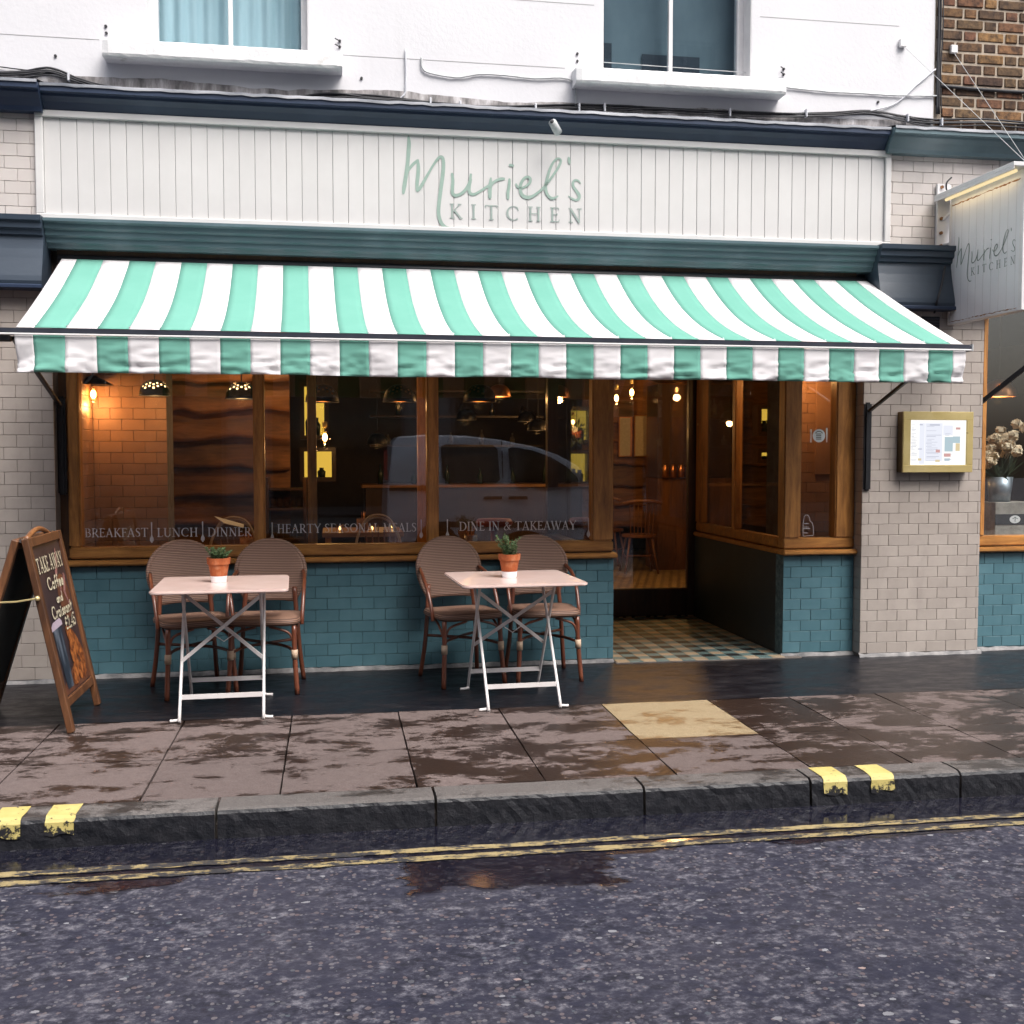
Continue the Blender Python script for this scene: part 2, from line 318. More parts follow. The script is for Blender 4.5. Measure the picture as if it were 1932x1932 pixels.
M('hole', (.03, .03, .035))
M('sign_face', (.72, .72, .745), (.78, .78, .80), .55, 4, (1, 1, .4), bump=.05, bscale=120)

# ------------------------------------------------------------------ mesh building
col_ = sc.collection
class MB:
    def __init__(s): s.v, s.f, s.mi = [], [], []
    def add(s, vs, fs, m=0):
        b = len(s.v); s.v += [tuple(p) for p in vs]; s.f += [tuple(b + i for i in f) for f in fs]; s.mi += [m] * len(fs); return s
    def box(s, x0, x1, y0, y1, z0, z1, m=0):
        return s.add([(x0, y0, z0), (x1, y0, z0), (x1, y1, z0), (x0, y1, z0), (x0, y0, z1), (x1, y0, z1), (x1, y1, z1), (x0, y1, z1)],
                     [(0, 3, 2, 1), (4, 5, 6, 7), (0, 1, 5, 4), (1, 2, 6, 5), (2, 3, 7, 6), (3, 0, 4, 7)], m)
    def bar(s, a, b, w, h, up=(0, 0, 1), m=0):                      # rectangular bar from a to b, w across, h along up
        a, b = Vector(a), Vector(b); d = (b - a).normalized(); u = Vector(up); side = d.cross(u).normalized(); u = side.cross(d).normalized()
        vs = []
        for p in (a, b):
            for i, j in ((-1, -1), (1, -1), (1, 1), (-1, 1)): vs.append(p + side * (i * w / 2) + u * (j * h / 2))
        return s.add(vs, [(0, 1, 2, 3), (7, 6, 5, 4), (0, 4, 5, 1), (1, 5, 6, 2), (2, 6, 7, 3), (3, 7, 4, 0)], m)
    def tube(s, pts, r, seg=8, m=0, cap=True):
        pts = [Vector(p) for p in pts]; n = len(pts); rs = r if isinstance(r, (list, tuple)) else [r] * n
        ref = None; rings = []
        for i, p in enumerate(pts):
            d = (pts[min(i + 1, n - 1)] - pts[max(i - 1, 0)]).normalized()
            if ref is None: ref = Vector((0, 0, 1)) if abs(d.z) < .9 else Vector((1, 0, 0))
            a = (ref - d * ref.dot(d)).normalized(); ref = a; b = d.cross(a)
            rings.append([p + (a * math.cos(2 * math.pi * k / seg) + b * math.sin(2 * math.pi * k / seg)) * rs[i] for k in range(seg)])
        vs = [q for rg in rings for q in rg]; fs = []
        for i in range(n - 1):
            for k in range(seg):
                k2 = (k + 1) % seg; fs.append((i * seg + k, i * seg + k2, (i + 1) * seg + k2, (i + 1) * seg + k))
        if cap: fs += [tuple(range(seg - 1, -1, -1)), tuple((n - 1) * seg + k for k in range(seg))]
        return s.add(vs, fs, m)
    def lathe(s, prof, c=(0, 0, 0), seg=20, m=0, skip=None):
        c = Vector(c); vs = []; fs = []
        for r_, z in prof:
            for k in range(seg): vs.append(c + Vector((r_ * math.cos(2 * math.pi * k / seg), r_ * math.sin(2 * math.pi * k / seg), z)))
        for i in range(len(prof) - 1):
            for k in range(seg):
                if skip and skip(i, k): continue
                k2 = (k + 1) % seg; fs.append((i * seg + k, i * seg + k2, (i + 1) * seg + k2, (i + 1) * seg + k))
        return s.add(vs, fs, m)
    def prism_x(s, prof, x0, x1, m=0):                             # profile of (y, z), counter-clockwise seen from -x
        n = len(prof); vs = [(x0, y, z) for y, z in prof] + [(x1, y, z) for y, z in prof]
        return s.add(vs, [tuple(range(n)), tuple(range(2 * n - 1, n - 1, -1))] + [(i, n + i, n + (i + 1) % n, (i + 1) % n) for i in range(n)], m)
    def poly(s, pts, h, nrm=(0, -1, 0), m=0):                      # flat outline given thickness h along nrm
        n = len(pts); nv = Vector(nrm) * h; vs = [Vector(p) for p in pts] + [Vector(p) + nv for p in pts]
        return s.add(vs, [tuple(range(n)), tuple(range(2 * n - 1, n - 1, -1))] + [(i, n + i, n + (i + 1) % n, (i + 1) % n) for i in range(n)], m)
    def ball(s, c, r, seg=12, rings=8, m=0, sz=1):
        return s.lathe([(max(1e-4, r * math.sin(math.pi * i / rings)), -r * sz * math.cos(math.pi * i / rings)) for i in range(rings + 1)], c, seg, m)
    def xf(s, mat): s.v = [tuple(mat @ Vector(p)) for p in s.v]; return s
    def mesh(s, name, mats, off=(0, 0, 0), smooth=False, bevel=0, bseg=1):
        me = bpy.data.meshes.new(name); o = Vector(off)
        me.from_pydata([tuple(Vector(p) - o) for p in s.v], [], s.f)
        for m in (mats if isinstance(mats, (list, tuple)) else [mats]): me.materials.append(MATS[m])
        me.polygons.foreach_set('material_index', s.mi)
        bm = bmesh.new(); bm.from_mesh(me); bmesh.ops.recalc_face_normals(bm, faces=bm.faces)
        if bevel:
            ed = [e for e in bm.edges if len(e.link_faces) == 2 and e.calc_face_angle(0) > .5]
            bmesh.ops.bevel(bm, geom=ed, offset=bevel, segments=bseg, affect='EDGES', clamp_overlap=True)
        bm.to_mesh(me); bm.free()
        if smooth: me.polygons.foreach_set('use_smooth', [True] * len(me.polygons))
        me.update(); return me
def root_off(p):
    o = Vector((0, 0, 0))
    while p is not None: o += p.location; p = p.parent
    return o
def ob(name, mb, mats, parent=None, smooth=False, bevel=0, local=False, bseg=1):
    me = mb.mesh(name, mats, (0, 0, 0) if local else root_off(parent), smooth, bevel, bseg)
    o = bpy.data.objects.new(name, me); col_.objects.link(o); o.parent = parent
    if smooth and bevel == 0:
        pass
    return o
def tag(o, label, cat, group=None):
    o['label'] = label; o['category'] = cat
    if group: o['group'] = group
    return o
def thing(name, label, cat, loc=(0, 0, 0), rz=0, group=None):
    o = bpy.data.objects.new(name, None); col_.objects.link(o); o.location = loc; o.rotation_euler = (0, 0, rz); o.empty_display_size = .1
    return tag(o, label, cat, group)
def struct(name, mb, mats, **k):
    o = ob(name, mb, mats, **k); o['kind'] = 'structure'; return o
def solo(name, mb, mats, label, cat, base, group=None, **k):       # a thing that is one mesh, its origin at its base
    me = mb.mesh(name, mats, base, **k); o = bpy.data.objects.new(name, me); col_.objects.link(o); o.location = base
    return tag(o, label, cat, group)
def inst(name, me, loc, parent, rz=0):
    o = bpy.data.objects.new(name, me); col_.objects.link(o); o.parent = parent; o.location = Vector(loc) - root_off(parent)
    o.rotation_euler = (0, 0, rz); return o
def copy_tree(o, parent=None):
    c = o.copy(); col_.objects.link(c); c.parent = parent
    for ch in list(o.children): copy_tree(ch, c)
    return c
def bez(pts, n=8):                                                  # smooth curve through points (Catmull-Rom)
    P = [Vector(p) for p in pts]; P = [P[0] * 2 - P[1]] + P + [P[-1] * 2 - P[-2]]; out = []
    for i in range(1, len(P) - 2):
        for k in range(n):
            u = k / n; a, b, c, d = P[i - 1:i + 3]
            out.append(.5 * ((2 * b) + (c - a) * u + (2 * a - 5 * b + 4 * c - d) * u * u + (3 * b - a - 3 * c + d) * u ** 3))
    out.append(P[-2]); return out
def lamp_light(parent, loc, power, colr=(1, .50, .17), rad=.035):
    l = bpy.data.lights.new('lamp_light', 'POINT'); l.energy = power * .55; l.color = colr; l.shadow_soft_size = rad
    o = bpy.data.objects.new('lamp_light', l); col_.objects.link(o); o.parent = parent; o.location = Vector(loc) - root_off(parent); return o

# ------------------------------------------------------------------ lettering: strokes of (x, y, width)
def serif_font():
    T, t_ = .125, .055; G = {}
    def arc(cx, cy, rx, ry, a0, a1, w0, w1, n=14):                  # thick where the curve is vertical
        o = []
        for i in range(n + 1):
            a = R(a0 + (a1 - a0) * i / n); o.append((cx + rx * math.cos(a), cy + ry * math.sin(a), w0 + (w1 - w0) * abs(math.cos(a)) ** 1.5))
        return o
    L = lambda x0, y0, x1, y1, w: [(x0, y0, w), (x1, y1, w)]
    S = lambda x, y, h=.14: L(x - h, y, x + h, y, t_)
    stem = lambda x, w=T: [L(x, 0, x, 1, w), S(x, .025), S(x, .975)]
    G['I'] = (.34, stem(.17)); G['H'] = (.84, stem(.17) + stem(.67) + [L(.17, .52, .67, .52, t_)])
    G['K'] = (.78, stem(.17) + [L(.19, .42, .62, .97, t_), L(.30, .57, .70, .02, T), S(.62, .975, .11), S(.7, .025, .11)])
    G['T'] = (.78, [L(.39, 0, .39, .97, T), S(.39, .025), L(.03, .965, .75, .965, t_), L(.045, .84, .03, .97, t_), L(.735, .84, .75, .97, t_)])
    G['C'] = (.80, [arc(.45, .5, .38, .47, 48, 312, .05, .135), L(.70, .85, .735, .68, t_)])
    G['E'] = (.64, stem(.17) + [L(.17, .97, .55, .97, t_), L(.17, .52, .46, .52, t_), L(.17, .03, .57, .03, t_), L(.55, .97, .56, .84, t_), L(.57, .03, .6, .18, t_), L(.46, .60, .46, .44, t_)])
    G['F'] = (.58, stem(.17) + [L(.17, .97, .53, .97, t_), L(.17, .52, .44, .52, t_), L(.53, .97, .54, .83, t_), L(.44, .60, .44, .44, t_)])
    G['N'] = (.86, [L(.16, 0, .16, 1, t_), L(.13, .99, .70, .0, T), L(.70, 0, .70, 1, t_), S(.16, .025), S(.70, .975), S(.09, .975, .08)])
    G['L'] = (.60, stem(.17) + [L(.17, .03, .54, .03, t_), L(.54, .03, .58, .2, t_)])
    G['D'] = (.84, stem(.17) + [[(.17, .97, t_)] + arc(.36, .5, .40, .47, 90, -90, .05, .135) + [(.17, .03, t_)]])
    G['O'] = (.90, [arc(.45, .5, .37, .47, 0, 360, .05, .135, 24)])
    G['B'] = (.70, stem(.17) + [[(.17, .97, t_)] + arc(.34, .745, .22, .225, 90, -90, .05, .12) + [(.17, .52, t_)], [(.17, .52, t_)] + arc(.36, .275, .26, .245, 90, -90, .05, .13) + [(.17, .03, t_)]])
    G['R'] = (.76, stem(.17) + [[(.17, .97, t_)] + arc(.34, .73, .22, .24, 90, -90, .05, .12) + [(.17, .49, t_)], L(.34, .49, .70, .02, T), S(.7, .025, .1)])
    G['A'] = (.82, [L(.40, 1, .10, 0, t_), L(.39, 1, .70, 0, T), L(.19, .32, .60, .32, t_), S(.10, .025, .1), S(.70, .025, .11)])
    G['S'] = (.58, [[(.49, .80, .05), (.46, .92, .05), (.30, .97, .055), (.15, .92, .09), (.10, .77, .11), (.18, .62, .12), (.36, .48, .125), (.47, .34, .12), (.47, .17, .11), (.36, .05, .07), (.22, .03, .05), (.09, .08, .05), (.07, .22, .05)]])
    G['U'] = (.82, [L(.17, .3, .17, 1, T), S(.17, .975), L(.66, .3, .66, 1, t_), S(.66, .975, .11), [(.17, .3, T)] + [(.415 - .245 * math.cos(R(a)), .29 - .26 * math.sin(R(a)), .05 + .07 * abs(math.cos(R(a)))) for a in range(0, 181, 15)]])
    G['M'] = (1.0, [L(.15, 0, .2, 1, t_), L(.18, .99, .49, .02, T), L(.49, .02, .80, .99, t_), L(.80, 1, .85, 0, T), S(.15, .025, .1), S(.85, .025), S(.16, .975, .08), S(.85, .975, .08)])
    G['W'] = (1.16, [L(.08, .99, .34, 0, T), L(.34, 0, .58, .95, t_), L(.54, .99, .80, 0, T), L(.80, 0, 1.06, .97, t_), S(.08, .975, .1), S(.55, .975, .1), S(1.06, .975, .09)])
    G['Y'] = (.76, [L(.08, .98, .39, .46, T), L(.39, .46, .68, .97, t_), L(.39, 0, .39, .47, T), S(.39, .025), S(.08, .975, .1), S(.68, .975, .09)])
    G['&'] = (.86, [[(.80, .03, .05), (.60, .22, .09), (.38, .55, .11), (.27, .78, .10), (.34, .94, .06), (.47, .94, .06), (.53, .80, .09), (.44, .65, .06), (.22, .46, .06), (.10, .26, .11), (.16, .08, .11), (.34, .02, .06), (.54, .12, .05), (.70, .42, .05), (.72, .56, .05)], L(.58, .56, .82, .56, t_)])
    G[' '] = (.30, [])
    # rounder hand-lettered forms for the pavement board
    w_ = .10
    rd = lambda cx, cy, r_, a0, a1, n=12: [(cx + r_ * .85 * math.cos(R(a0 + (a1 - a0) * i / n)), cy + r_ * math.sin(R(a0 + (a1 - a0) * i / n)), w_) for i in range(n + 1)]
    G['o'] = (.52, [rd(.25, .26, .23, 0, 360)]); G['c'] = (.46, [rd(.25, .26, .23, 50, 310)])
    G['e'] = (.48, [[(.07, .27, w_), (.44, .29, w_)] + rd(.25, .26, .23, 10, 310)])
    G['f'] = (.34, [[(.34, .92, w_), (.25, .97, w_), (.18, .88, w_), (.17, .02, w_)], L(.05, .5, .32, .5, w_)])
    G['a'] = (.52, [rd(.24, .25, .22, 0, 360), L(.44, .5, .45, .02, w_)]); G['d'] = (.54, [rd(.24, .25, .22, 0, 360), L(.44, .98, .45, .02, w_)])
    G['n'] = (.52, [L(.09, .5, .09, .02, w_), [(.09, .3, w_), (.2, .46, w_), (.34, .46, w_), (.41, .34, w_), (.41, .02, w_)]])
    G['r'] = (.38, [L(.09, .5, .09, .02, w_), [(.09, .3, w_), (.2, .45, w_), (.34, .47, w_)]])
    G['i'] = (.2, [L(.1, .5, .1, .02, w_), L(.09, .68, .12, .7, w_)]); G['t'] = (.36, [L(.17, .8, .17, .04, w_), L(.04, .52, .32, .52, w_)])
    G['s'] = (.42, [[(.36, .42, w_), (.22, .5, w_), (.1, .4, w_), (.2, .28, w_), (.33, .17, w_), (.24, .03, w_), (.07, .09, w_)]])
    G['£'] = (.6, [[(.5, .82, w_), (.36, .95, w_), (.22, .85, w_), (.22, .4, w_), (.12, .05, w_), (.52, .05, w_)], L(.08, .48, .42, .48, w_)])
    G['2'] = (.54, [[(.08, .78, w_), (.2, .95, w_), (.38, .93, w_), (.44, .75, w_), (.28, .4, w_), (.06, .05, w_), (.48, .05, w_)]])
    G['4'] = (.56, [[(.38, 0, w_), (.38, .96, w_), (.04, .3, w_), (.52, .3, w_)]])
    G['5'] = (.54, [[(.44, .95, w_), (.14, .95, w_), (.1, .55, w_), (.3, .6, w_), (.45, .42, w_), (.42, .15, w_), (.25, .02, w_), (.07, .1, w_)]])
    G['.'] = (.2, [L(.07, .05, .12, .05, .12)])
    return G
FONT = serif_font()
def text_strokes(s, track=.0):
    x = 0; out = []
    for ch in s:
        wd, ss = FONT[ch]
        out += [[(px_ + x, py_, pw) for px_, py_, pw in st] for st in ss]; x += wd + track
    return out, x - track
def ribbon(mb, strokes, place, scale, lift=.0002, m=0, round_=True, up=0):
    """strokes in flat units -> strips of real width; place(x, y, h) gives the point h above the surface"""
    for k, st in enumerate(strokes):
        h = lift * (k % 12) + .0006; P = [Vector((a, b)) for a, b, _ in st]; W = [c for *_, c in st]; n = len(P); Lf, Rt = [], []
        for i in range(n):
            d = P[min(i + 1, n - 1)] - P[max(i - 1, 0)]
            d = d.normalized() if d.length > 1e-9 else Vector((1, 0)); q = Vector((-d.y, d.x)) * (W[i] / 2)
            Lf.append(P[i] + q); Rt.append(P[i] - q)
        vs = []
        for a, b in zip(Lf, Rt): vs += [place(a.x, a.y, h), place(b.x, b.y, h)]
        fs = [(2 * i, 2 * i + 1, 2 * i + 3, 2 * i + 2) for i in range(n - 1)]
        mb.add(vs, fs, m)
        if round_:
            for i, sgn in ((0, -1), (n - 1, 1)):
                d = (P[1] - P[0]) if i == 0 else (P[-1] - P[-2])
                if d.length < 1e-9: continue
                d = d.normalized() * sgn; q = Vector((-d.y, d.x)); r_ = W[i] / 2
                cap = [P[i] + q * r_ * math.cos(R(a)) + d * r_ * math.sin(R(a)) for a in range(0, 181, 30)]
                mb.add([place(c.x, c.y, h) for c in cap], [tuple(range(len(cap)))], m)
    return mb
# the handwritten name, traced in a frame 480 x 270 wide (units: 1/4.025 photo pixel), y downwards
SCRIPT = [
 [(148,112,24),(152,170,36),(147,260,38),(138,370,36),(122,490,38),(106,590,38),(98,648,26)],
 [(106,560,18),(124,480,22),(150,425,26),(190,375,30),(232,338,26)],
 [(236,336,26),(242,400,34),(238,480,36),(230,560,34),(230,622,28)],
 [(232,628,24),(255,605,32),(300,530,30),(345,450,24),(380,390,22),(425,325,26),(460,300,28),(480,325,32),(484,400,34),(474,500,36),(460,600,36),(447,700,36),(437,800,34),(440,870,34),(462,935,34),(495,972,30),(530,986,26),(566,984,14)],
 [(567,466,24),(574,530,30),(570,600,32),(568,640,32),(585,668,32),(620,670,30),(665,648,30),(705,605,30),(735,545,28),(748,472,22)],
 [(746,520,26),(733,580,30),(732,630,30),(748,658,30),(785,660,26),(835,633,24),(885,600,24),(925,575,24)],
 [(940,508,18),(936,560,36),(930,625,36),(932,690,30)],
 [(934,590,24),(960,552,26),(1000,525,26),(1040,514,30),(1066,512,22)],
 [(1119,520,24),(1114,590,28),(1104,650,30),(1106,700,24)],
 [(1124,380,22),(1152,386,24)],
 [(1182,562,14),(1200,592,22),(1240,600,20),(1285,578,22),(1316,545,26),(1316,508,28),(1290,494,26),(1255,515,28),(1228,565,30),(1224,625,30),(1248,675,34),(1295,692,36),(1345,678,28),(1400,640,24),(1445,600,24),(1490,545,22),(1545,470,22),(1590,400,24),(1614,345,22),(1600,318,18),(1572,322,20),(1538,358,22),(1505,430,26),(1480,520,28),(1466,590,30),(1474,640,28),(1496,680,26),(1526,700,26),(1562,692,20),(1586,678,10)],
 [(1690,312,22),(1694,340,30),(1696,364,18)],
 [(1802,556,10),(1782,532,18),(1752,526,22),(1730,548,24),(1734,585,24),(1762,628,28),(1788,668,32),(1784,706,28),(1752,716,20),(1716,700,16),(1688,680,10)]]
SCRIPT = [[(p.x, p.y, p.z) for p in bez(st, 4)] if len(st) > 3 else st for st in SCRIPT]

# ================================================================== THE SETTING
# road, markings, kerb, pavement
m = MB(); m.add([(-60, -60, -.12), (60, -60, -.12), (60, -2.775, -.12), (-60, -2.775, -.12)], [(0, 1, 2, 3)])
m.add([(-60, -2.775, -.3), (60, -2.775, -.3), (60, 60, -.3), (-60, 60, -.3)], [(0, 1, 2, 3)])
road = struct('road', m, 'asphalt')
def yline(y0, y1, seed):
    m = MB(); rr = random.Random(seed); xs = [-9 + i * .06 for i in range(320)]; vs = []
    for x in xs: vs += [(x, y0 + rr.uniform(-.005, .005), -.116), (x, y1 + rr.uniform(-.005, .005), -.116)]
    m.add(vs, [(2 * i, 2 * i + 2, 2 * i + 3, 2 * i + 1) for i in range(len(xs) - 1)]); return m
ob('yellow_line', yline(-3.073, -3.025, 1), 'yellow_worn', road)
ob('yellow_line', yline(-3.163, -3.117, 2), 'yellow_worn', road)
m = MB(); m.box(-60, 60, -2.62, .3, -.2, -.06); pav = struct('pavement', m, 'grout_dark')
def slab_mb(x0, x1, y0, y1, seed, z=0.0, g=.004, cut=0):
    rr = random.Random(seed); m = MB(); nx = 6; ny = 5; vs = []; tz = [rr.uniform(-.002, .002) for _ in range(4)]
    for j in range(ny + 1):
        for i in range(nx + 1):
            u, v = i / nx, j / ny; e = .0 if 0 < i < nx and 0 < j < ny else -.003
            zz = z + tz[0] * (1 - u) * (1 - v) + tz[1] * u * (1 - v) + tz[2] * u * v + tz[3] * (1 - u) * v + e + rr.uniform(-.0008, .0008)
            jx = rr.uniform(-.002, .002) if i in (0, nx) else 0; jy = rr.uniform(-.002, .002) if j in (0, ny) else 0
            vs.append((x0 + g + (x1 - x0 - 2 * g) * u + jx, y0 + g + (y1 - y0 - 2 * g) * v + jy, zz))
    fs = [(j * (nx + 1) + i, j * (nx + 1) + i + 1, (j + 1) * (nx + 1) + i + 1, (j + 1) * (nx + 1) + i) for j in range(ny) for i in range(nx)]
    m.add(vs, fs); rim = [i for i in range(nx + 1)] + [j * (nx + 1) + nx for j in range(1, ny + 1)] + [ny * (nx + 1) + i for i in range(nx - 1, -1, -1)] + [j * (nx + 1) for j in range(ny - 1, 0, -1)]
    n = len(rim); m.add([vs[k] for k in rim] + [(vs[k][0], vs[k][1], -.055) for k in rim], [(i, (i + 1) % n, n + (i + 1) % n, n + i) for i in range(n)])
    return m
JX = [-5.7, -4.9, -4.25, -3.55, -2.9, -2.1, -1.45, -.805, -.235, .345, .91, 1.51, 2.15, 2.65, 3.2, 3.85, 4.5, 5.2, 5.85, 6.5, 7.2, 7.9]
for i in range(len(JX) - 1):
    ob('paving_slab', slab_mb(JX[i], JX[i + 1], -1.99, -1.20, i), 'slab_cream' if abs(JX[i] - 1.51) < .01 else 'slab', pav)
    ob('paving_slab', slab_mb(JX[i], JX[i + 1], -2.612, -1.99, 50 + i), 'slab', pav)
m = MB(); nx = 90; vs = []
for i in range(nx + 1):
    x = -9 + i * .2
    vs += [(x, -1.205 + .022 * noise.noise((x * 1.9, 0, 5)) + .016 * noise.noise((x * 8, 2, 5)), -.002 if i % 2 else -.003), (x, -.6, .001), (x, .25, .001)]
m.add(vs, [(3 * i + k, 3 * i + 3 + k, 3 * i + 4 + k, 3 * i + 1 + k) for i in range(nx) for k in (0, 1)])
struct('forecourt_path', m, 'forecourt')
# kerb stones: rounded nose, rough face
m = MB(); m.box(-60, 60, -2.74, -2.60, -.32, -.075); kerb = struct('kerb', m, 'grout_dark')
KX = [-5.0, -4.1, -3.2, -2.25, -1.38, -.48, .41, 1.31, 2.07, 2.79, 3.7, 4.6, 5.5, 6.4]
for i in range(len(KX) - 1):
    rr = random.Random(100 + i); m = MB(); n = 26; prof = [(-2.616, -.08), (-2.616, -.001), (-2.70, .001), (-2.755, -.001), (-2.770, -.008), (-2.778, -.02), (-2.780, -.05), (-2.782, -.085), (-2.784, -.13)]
    vs = []
    for k in range(n + 1):
        x = KX[i] + .006 + (KX[i + 1] - KX[i] - .012) * k / n
        for j, (y, z) in enumerate(prof):
            a = .0028 if j >= 5 else .0015 if j >= 2 else 0
            vs.append((x, y + rr.uniform(-a, a), z + rr.uniform(-a, a) * (.5 if j > 1 else .1)))
    L_ = len(prof); fs = [(k * L_ + j, k * L_ + j + 1, (k + 1) * L_ + j + 1, (k + 1) * L_ + j) for k in range(n) for j in range(L_ - 1)]
    m.add(vs, fs + [tuple(range(L_)), tuple(n * L_ + j for j in range(L_ - 1, -1, -1))])
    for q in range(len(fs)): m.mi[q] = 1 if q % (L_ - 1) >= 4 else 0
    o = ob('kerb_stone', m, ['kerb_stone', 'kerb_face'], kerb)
for x0 in (-1.335, -1.135, 2.13, 2.355):                          # double yellow blips painted over the kerb
    m = MB(); rr = random.Random(int(x0 * 100)); prof = [(-2.622, .0035), (-2.70, .004), (-2.754, .0025), (-2.7735, -.005), (-2.7825, -.018), (-2.7845, -.045), (-2.787, -.066)]
    vs = []
    for j, (y, z) in enumerate(prof):
        for k in range(5): vs.append((x0 + .112 * k / 4 + rr.uniform(-.003, .003), y, z + (rr.uniform(-.014, .006) if j == 6 else 0)))
    m.add(vs, [(j * 5 + k, j * 5 + k + 1, (j + 1) * 5 + k + 1, (j + 1) * 5 + k) for j in range(6) for k in range(4)])
    ob('kerb_mark', m, 'yellow_fresh', kerb)

# ------------------------------------------------------------------ tiles
TILE = {}
def tile_mesh(wd, hg, mat, th=.009, bev=.0016):
    key = (round(wd, 3), round(hg, 3), mat)
    if key not in TILE:
        TILE[key] = MB().box(-wd / 2, wd / 2, 0, th, -hg / 2, hg / 2).mesh('tile', mat, bevel=bev)
    return TILE[key]
def tile_wall(parent, a0, a1, z0, z1, plane, mat, face='-y', pw=.1525, ph=.0765, off=0.0, j=.0022, seed=0, top_first=False):
    rr = random.Random(seed); nr = int(math.ceil((z1 - z0) / ph - .05)); rz = {'-y': 0, '+x': R(90), '-x': -R(90)}[face]
    for r_ in range(nr):
        za = z0 + r_ * ph; zb = min(za + ph, z1)
        if zb - za < .012: continue
        x = a0 - off - (pw / 2 if r_ % 2 else 0)
        while x < a1 - 1e-4:
            xa, xb = max(x, a0), min(x + pw, a1); x += pw
            if xb - xa < .012: continue
            me = tile_mesh(round(xb - xa - j, 3), round(zb - za - j, 3), mat)
            c = (xa + xb) / 2; d = plane + rr.uniform(-.0006, .0006)
            p = (c, d, (za + zb) / 2) if face == '-y' else (d, c, (za + zb) / 2)
            o = inst('tile', me, p, parent, rz + R(rr.uniform(-.22, .22))); o.rotation_euler.x = R(rr.uniform(-.25, .25))
def cement(parent, x0, x1, y, seed, face='-y'):                   # ragged cement fillet where a wall meets the ground
    rr = random.Random(seed); m = MB(); n = max(3, int((x1 - x0) / .05)); vs = []
    for i in range(n + 1):
        x = x0 + (x1 - x0) * i / n; h = .026 + rr.uniform(-.007, .007); d = .018 + rr.uniform(-.006, .010)
        vs += [(x, y + .006, h), (x, y - d * .5, h * .72), (x, y - d, -.01)]
    m.add(vs, [(3 * i + k, 3 * i + k + 1, 3 * i + 4 + k, 3 * i + 3 + k) for i in range(n) for k in (0, 1)])
    return ob('cement_fillet', m, 'plinth_cement', parent, smooth=True)

PY = -.10                                                          # face of the pillars; the window line is at y = 0
pl = thing('tiled_pillar', 'pale grey tiled pillar behind the sandwich board', 'pillar', (-2.2, PY, 0))
ob('core', MB().box(-2.72, -1.7135, PY + .006, .62, -.05, 2.47), 'grout_dark', pl)
tile_wall(pl, -2.71, -1.711, .025, 2.46, PY, 'grey_tile', off=.06, seed=1); cement(pl, -2.72, -1.70, PY, 1)
pr = thing('tiled_pillar', 'pale grey tiled pillar carrying the lit brass menu case', 'pillar', (4.12, PY, 0))
ob('core', MB().box(3.673, 4.575, PY + .006, .10, -.05, 2.47), 'grout_dark', pr)
tile_wall(pr, 3.668, 4.58, .025, 2.46, PY, 'grey_tile', off=.10, seed=2)
tile_wall(pr, PY + .010, .06, .025, 2.46, 3.668, 'grey_tile', '-x', seed=3); cement(pr, 3.66, 4.60, PY, 2)
b1 = thing('tiled_base_wall', 'long teal tiled wall under the big window behind the chairs', 'wall', (.1, 0, 0))
ob('core', MB().box(-1.712, 1.893, .006, .14, -.05, .722), 'grout_teal', b1)
tile_wall(b1, -1.711, 1.898, .028, .724, 0, 'teal_tile', off=.09, seed=4); cement(b1, -1.71, 1.9, 0, 3)
b2 = thing('tiled_base_wall', 'short light teal tiled wall between the doorway and the menu pillar', 'wall', (3.4, 0, 0))
ob('core', MB().box(3.137, 3.664, .006, .14, -.05, .722), 'grout_teal', b2)
tile_wall(b2, 3.133, 3.666, .028, .724, 0, 'teal_tile', off=.02, seed=5); cement(b2, 3.12, 3.67, 0, 4)
b3 = thing('tiled_base_wall', 'teal tiled wall under the window with the flowers', 'wall', (5.4, 0, 0))
ob('core', MB().box(4.58, 6.6, .006, .14, -.05, .722), 'grout_teal', b3)
tile_wall(b3, 4.582, 6.6, .028, .724, 0, 'teal_tile', off=.05, seed=6); cement(b3, 4.59, 6.6, 0, 5)

# entrance floor: chequered tiles of three colours
m = MB(); m.box(1.9, 3.25, -.07, 1.95, -.1, .008); ent = struct('entrance_floor', m, 'grout_dark')
EN = MB().box(-.0455, .0455, -.0455, .0455, -.01, 0)
emesh = {k: EN.mesh('tile', k, bevel=.001) for k in ('floor_cream', 'floor_teal', 'floor_dark')}
for j in range(21):
    for i in range(13):
        x = 1.955 + i * .0937; y = -.02 + j * .0937
        k = ('floor_cream' if j % 2 == 0 else 'floor_teal') if i % 2 == 0 else ('floor_teal' if j % 2 == 0 else 'floor_dark')
        inst('tile', emesh[k], (x, y, .0135 + random.uniform(-.0005, .0005)), ent)

# ------------------------------------------------------------------ the restaurant building
bld = thing('restaurant_building', 'white rendered building with a cream boarded shop sign and wooden shopfront', 'building', (1.1, 0, 0))
# upper wall with two window openings
WY = .02                                                            # face of the render
UL, UR = (-1.135, -.135), (1.80, 2.86)                              # openings
m = MB(); zs = (3.70, 3.975, 8.4)
for x0, x1 in ((-6, UL[0]), (UL[1], UR[0]), (UR[1], 4.222)): m.box(x0, x1, WY, .32, 3.5, 8.4)
for x0, x1 in (UL, UR): m.box(x0, x1, WY, .32, 3.5, 3.955); m.box(x0, x1, WY, .32, 5.75, 8.4)
ob('upper_wall', m, 'render', bld)
m = MB(); m.box(-6, 4.225, .06, .34, 2.45, 3.5); ob('fascia_backing', m, 'inner_dark', bld)
ob('side_fascia', MB().box(4.725, 8.5, -.02, .06, 2.89, 3.534), 'fascia', bld); ob('side_cornice', MB().box(4.695, 8.5, -.13, .06, 2.718, 2.885), 'teal_paint', bld, bevel=.01)
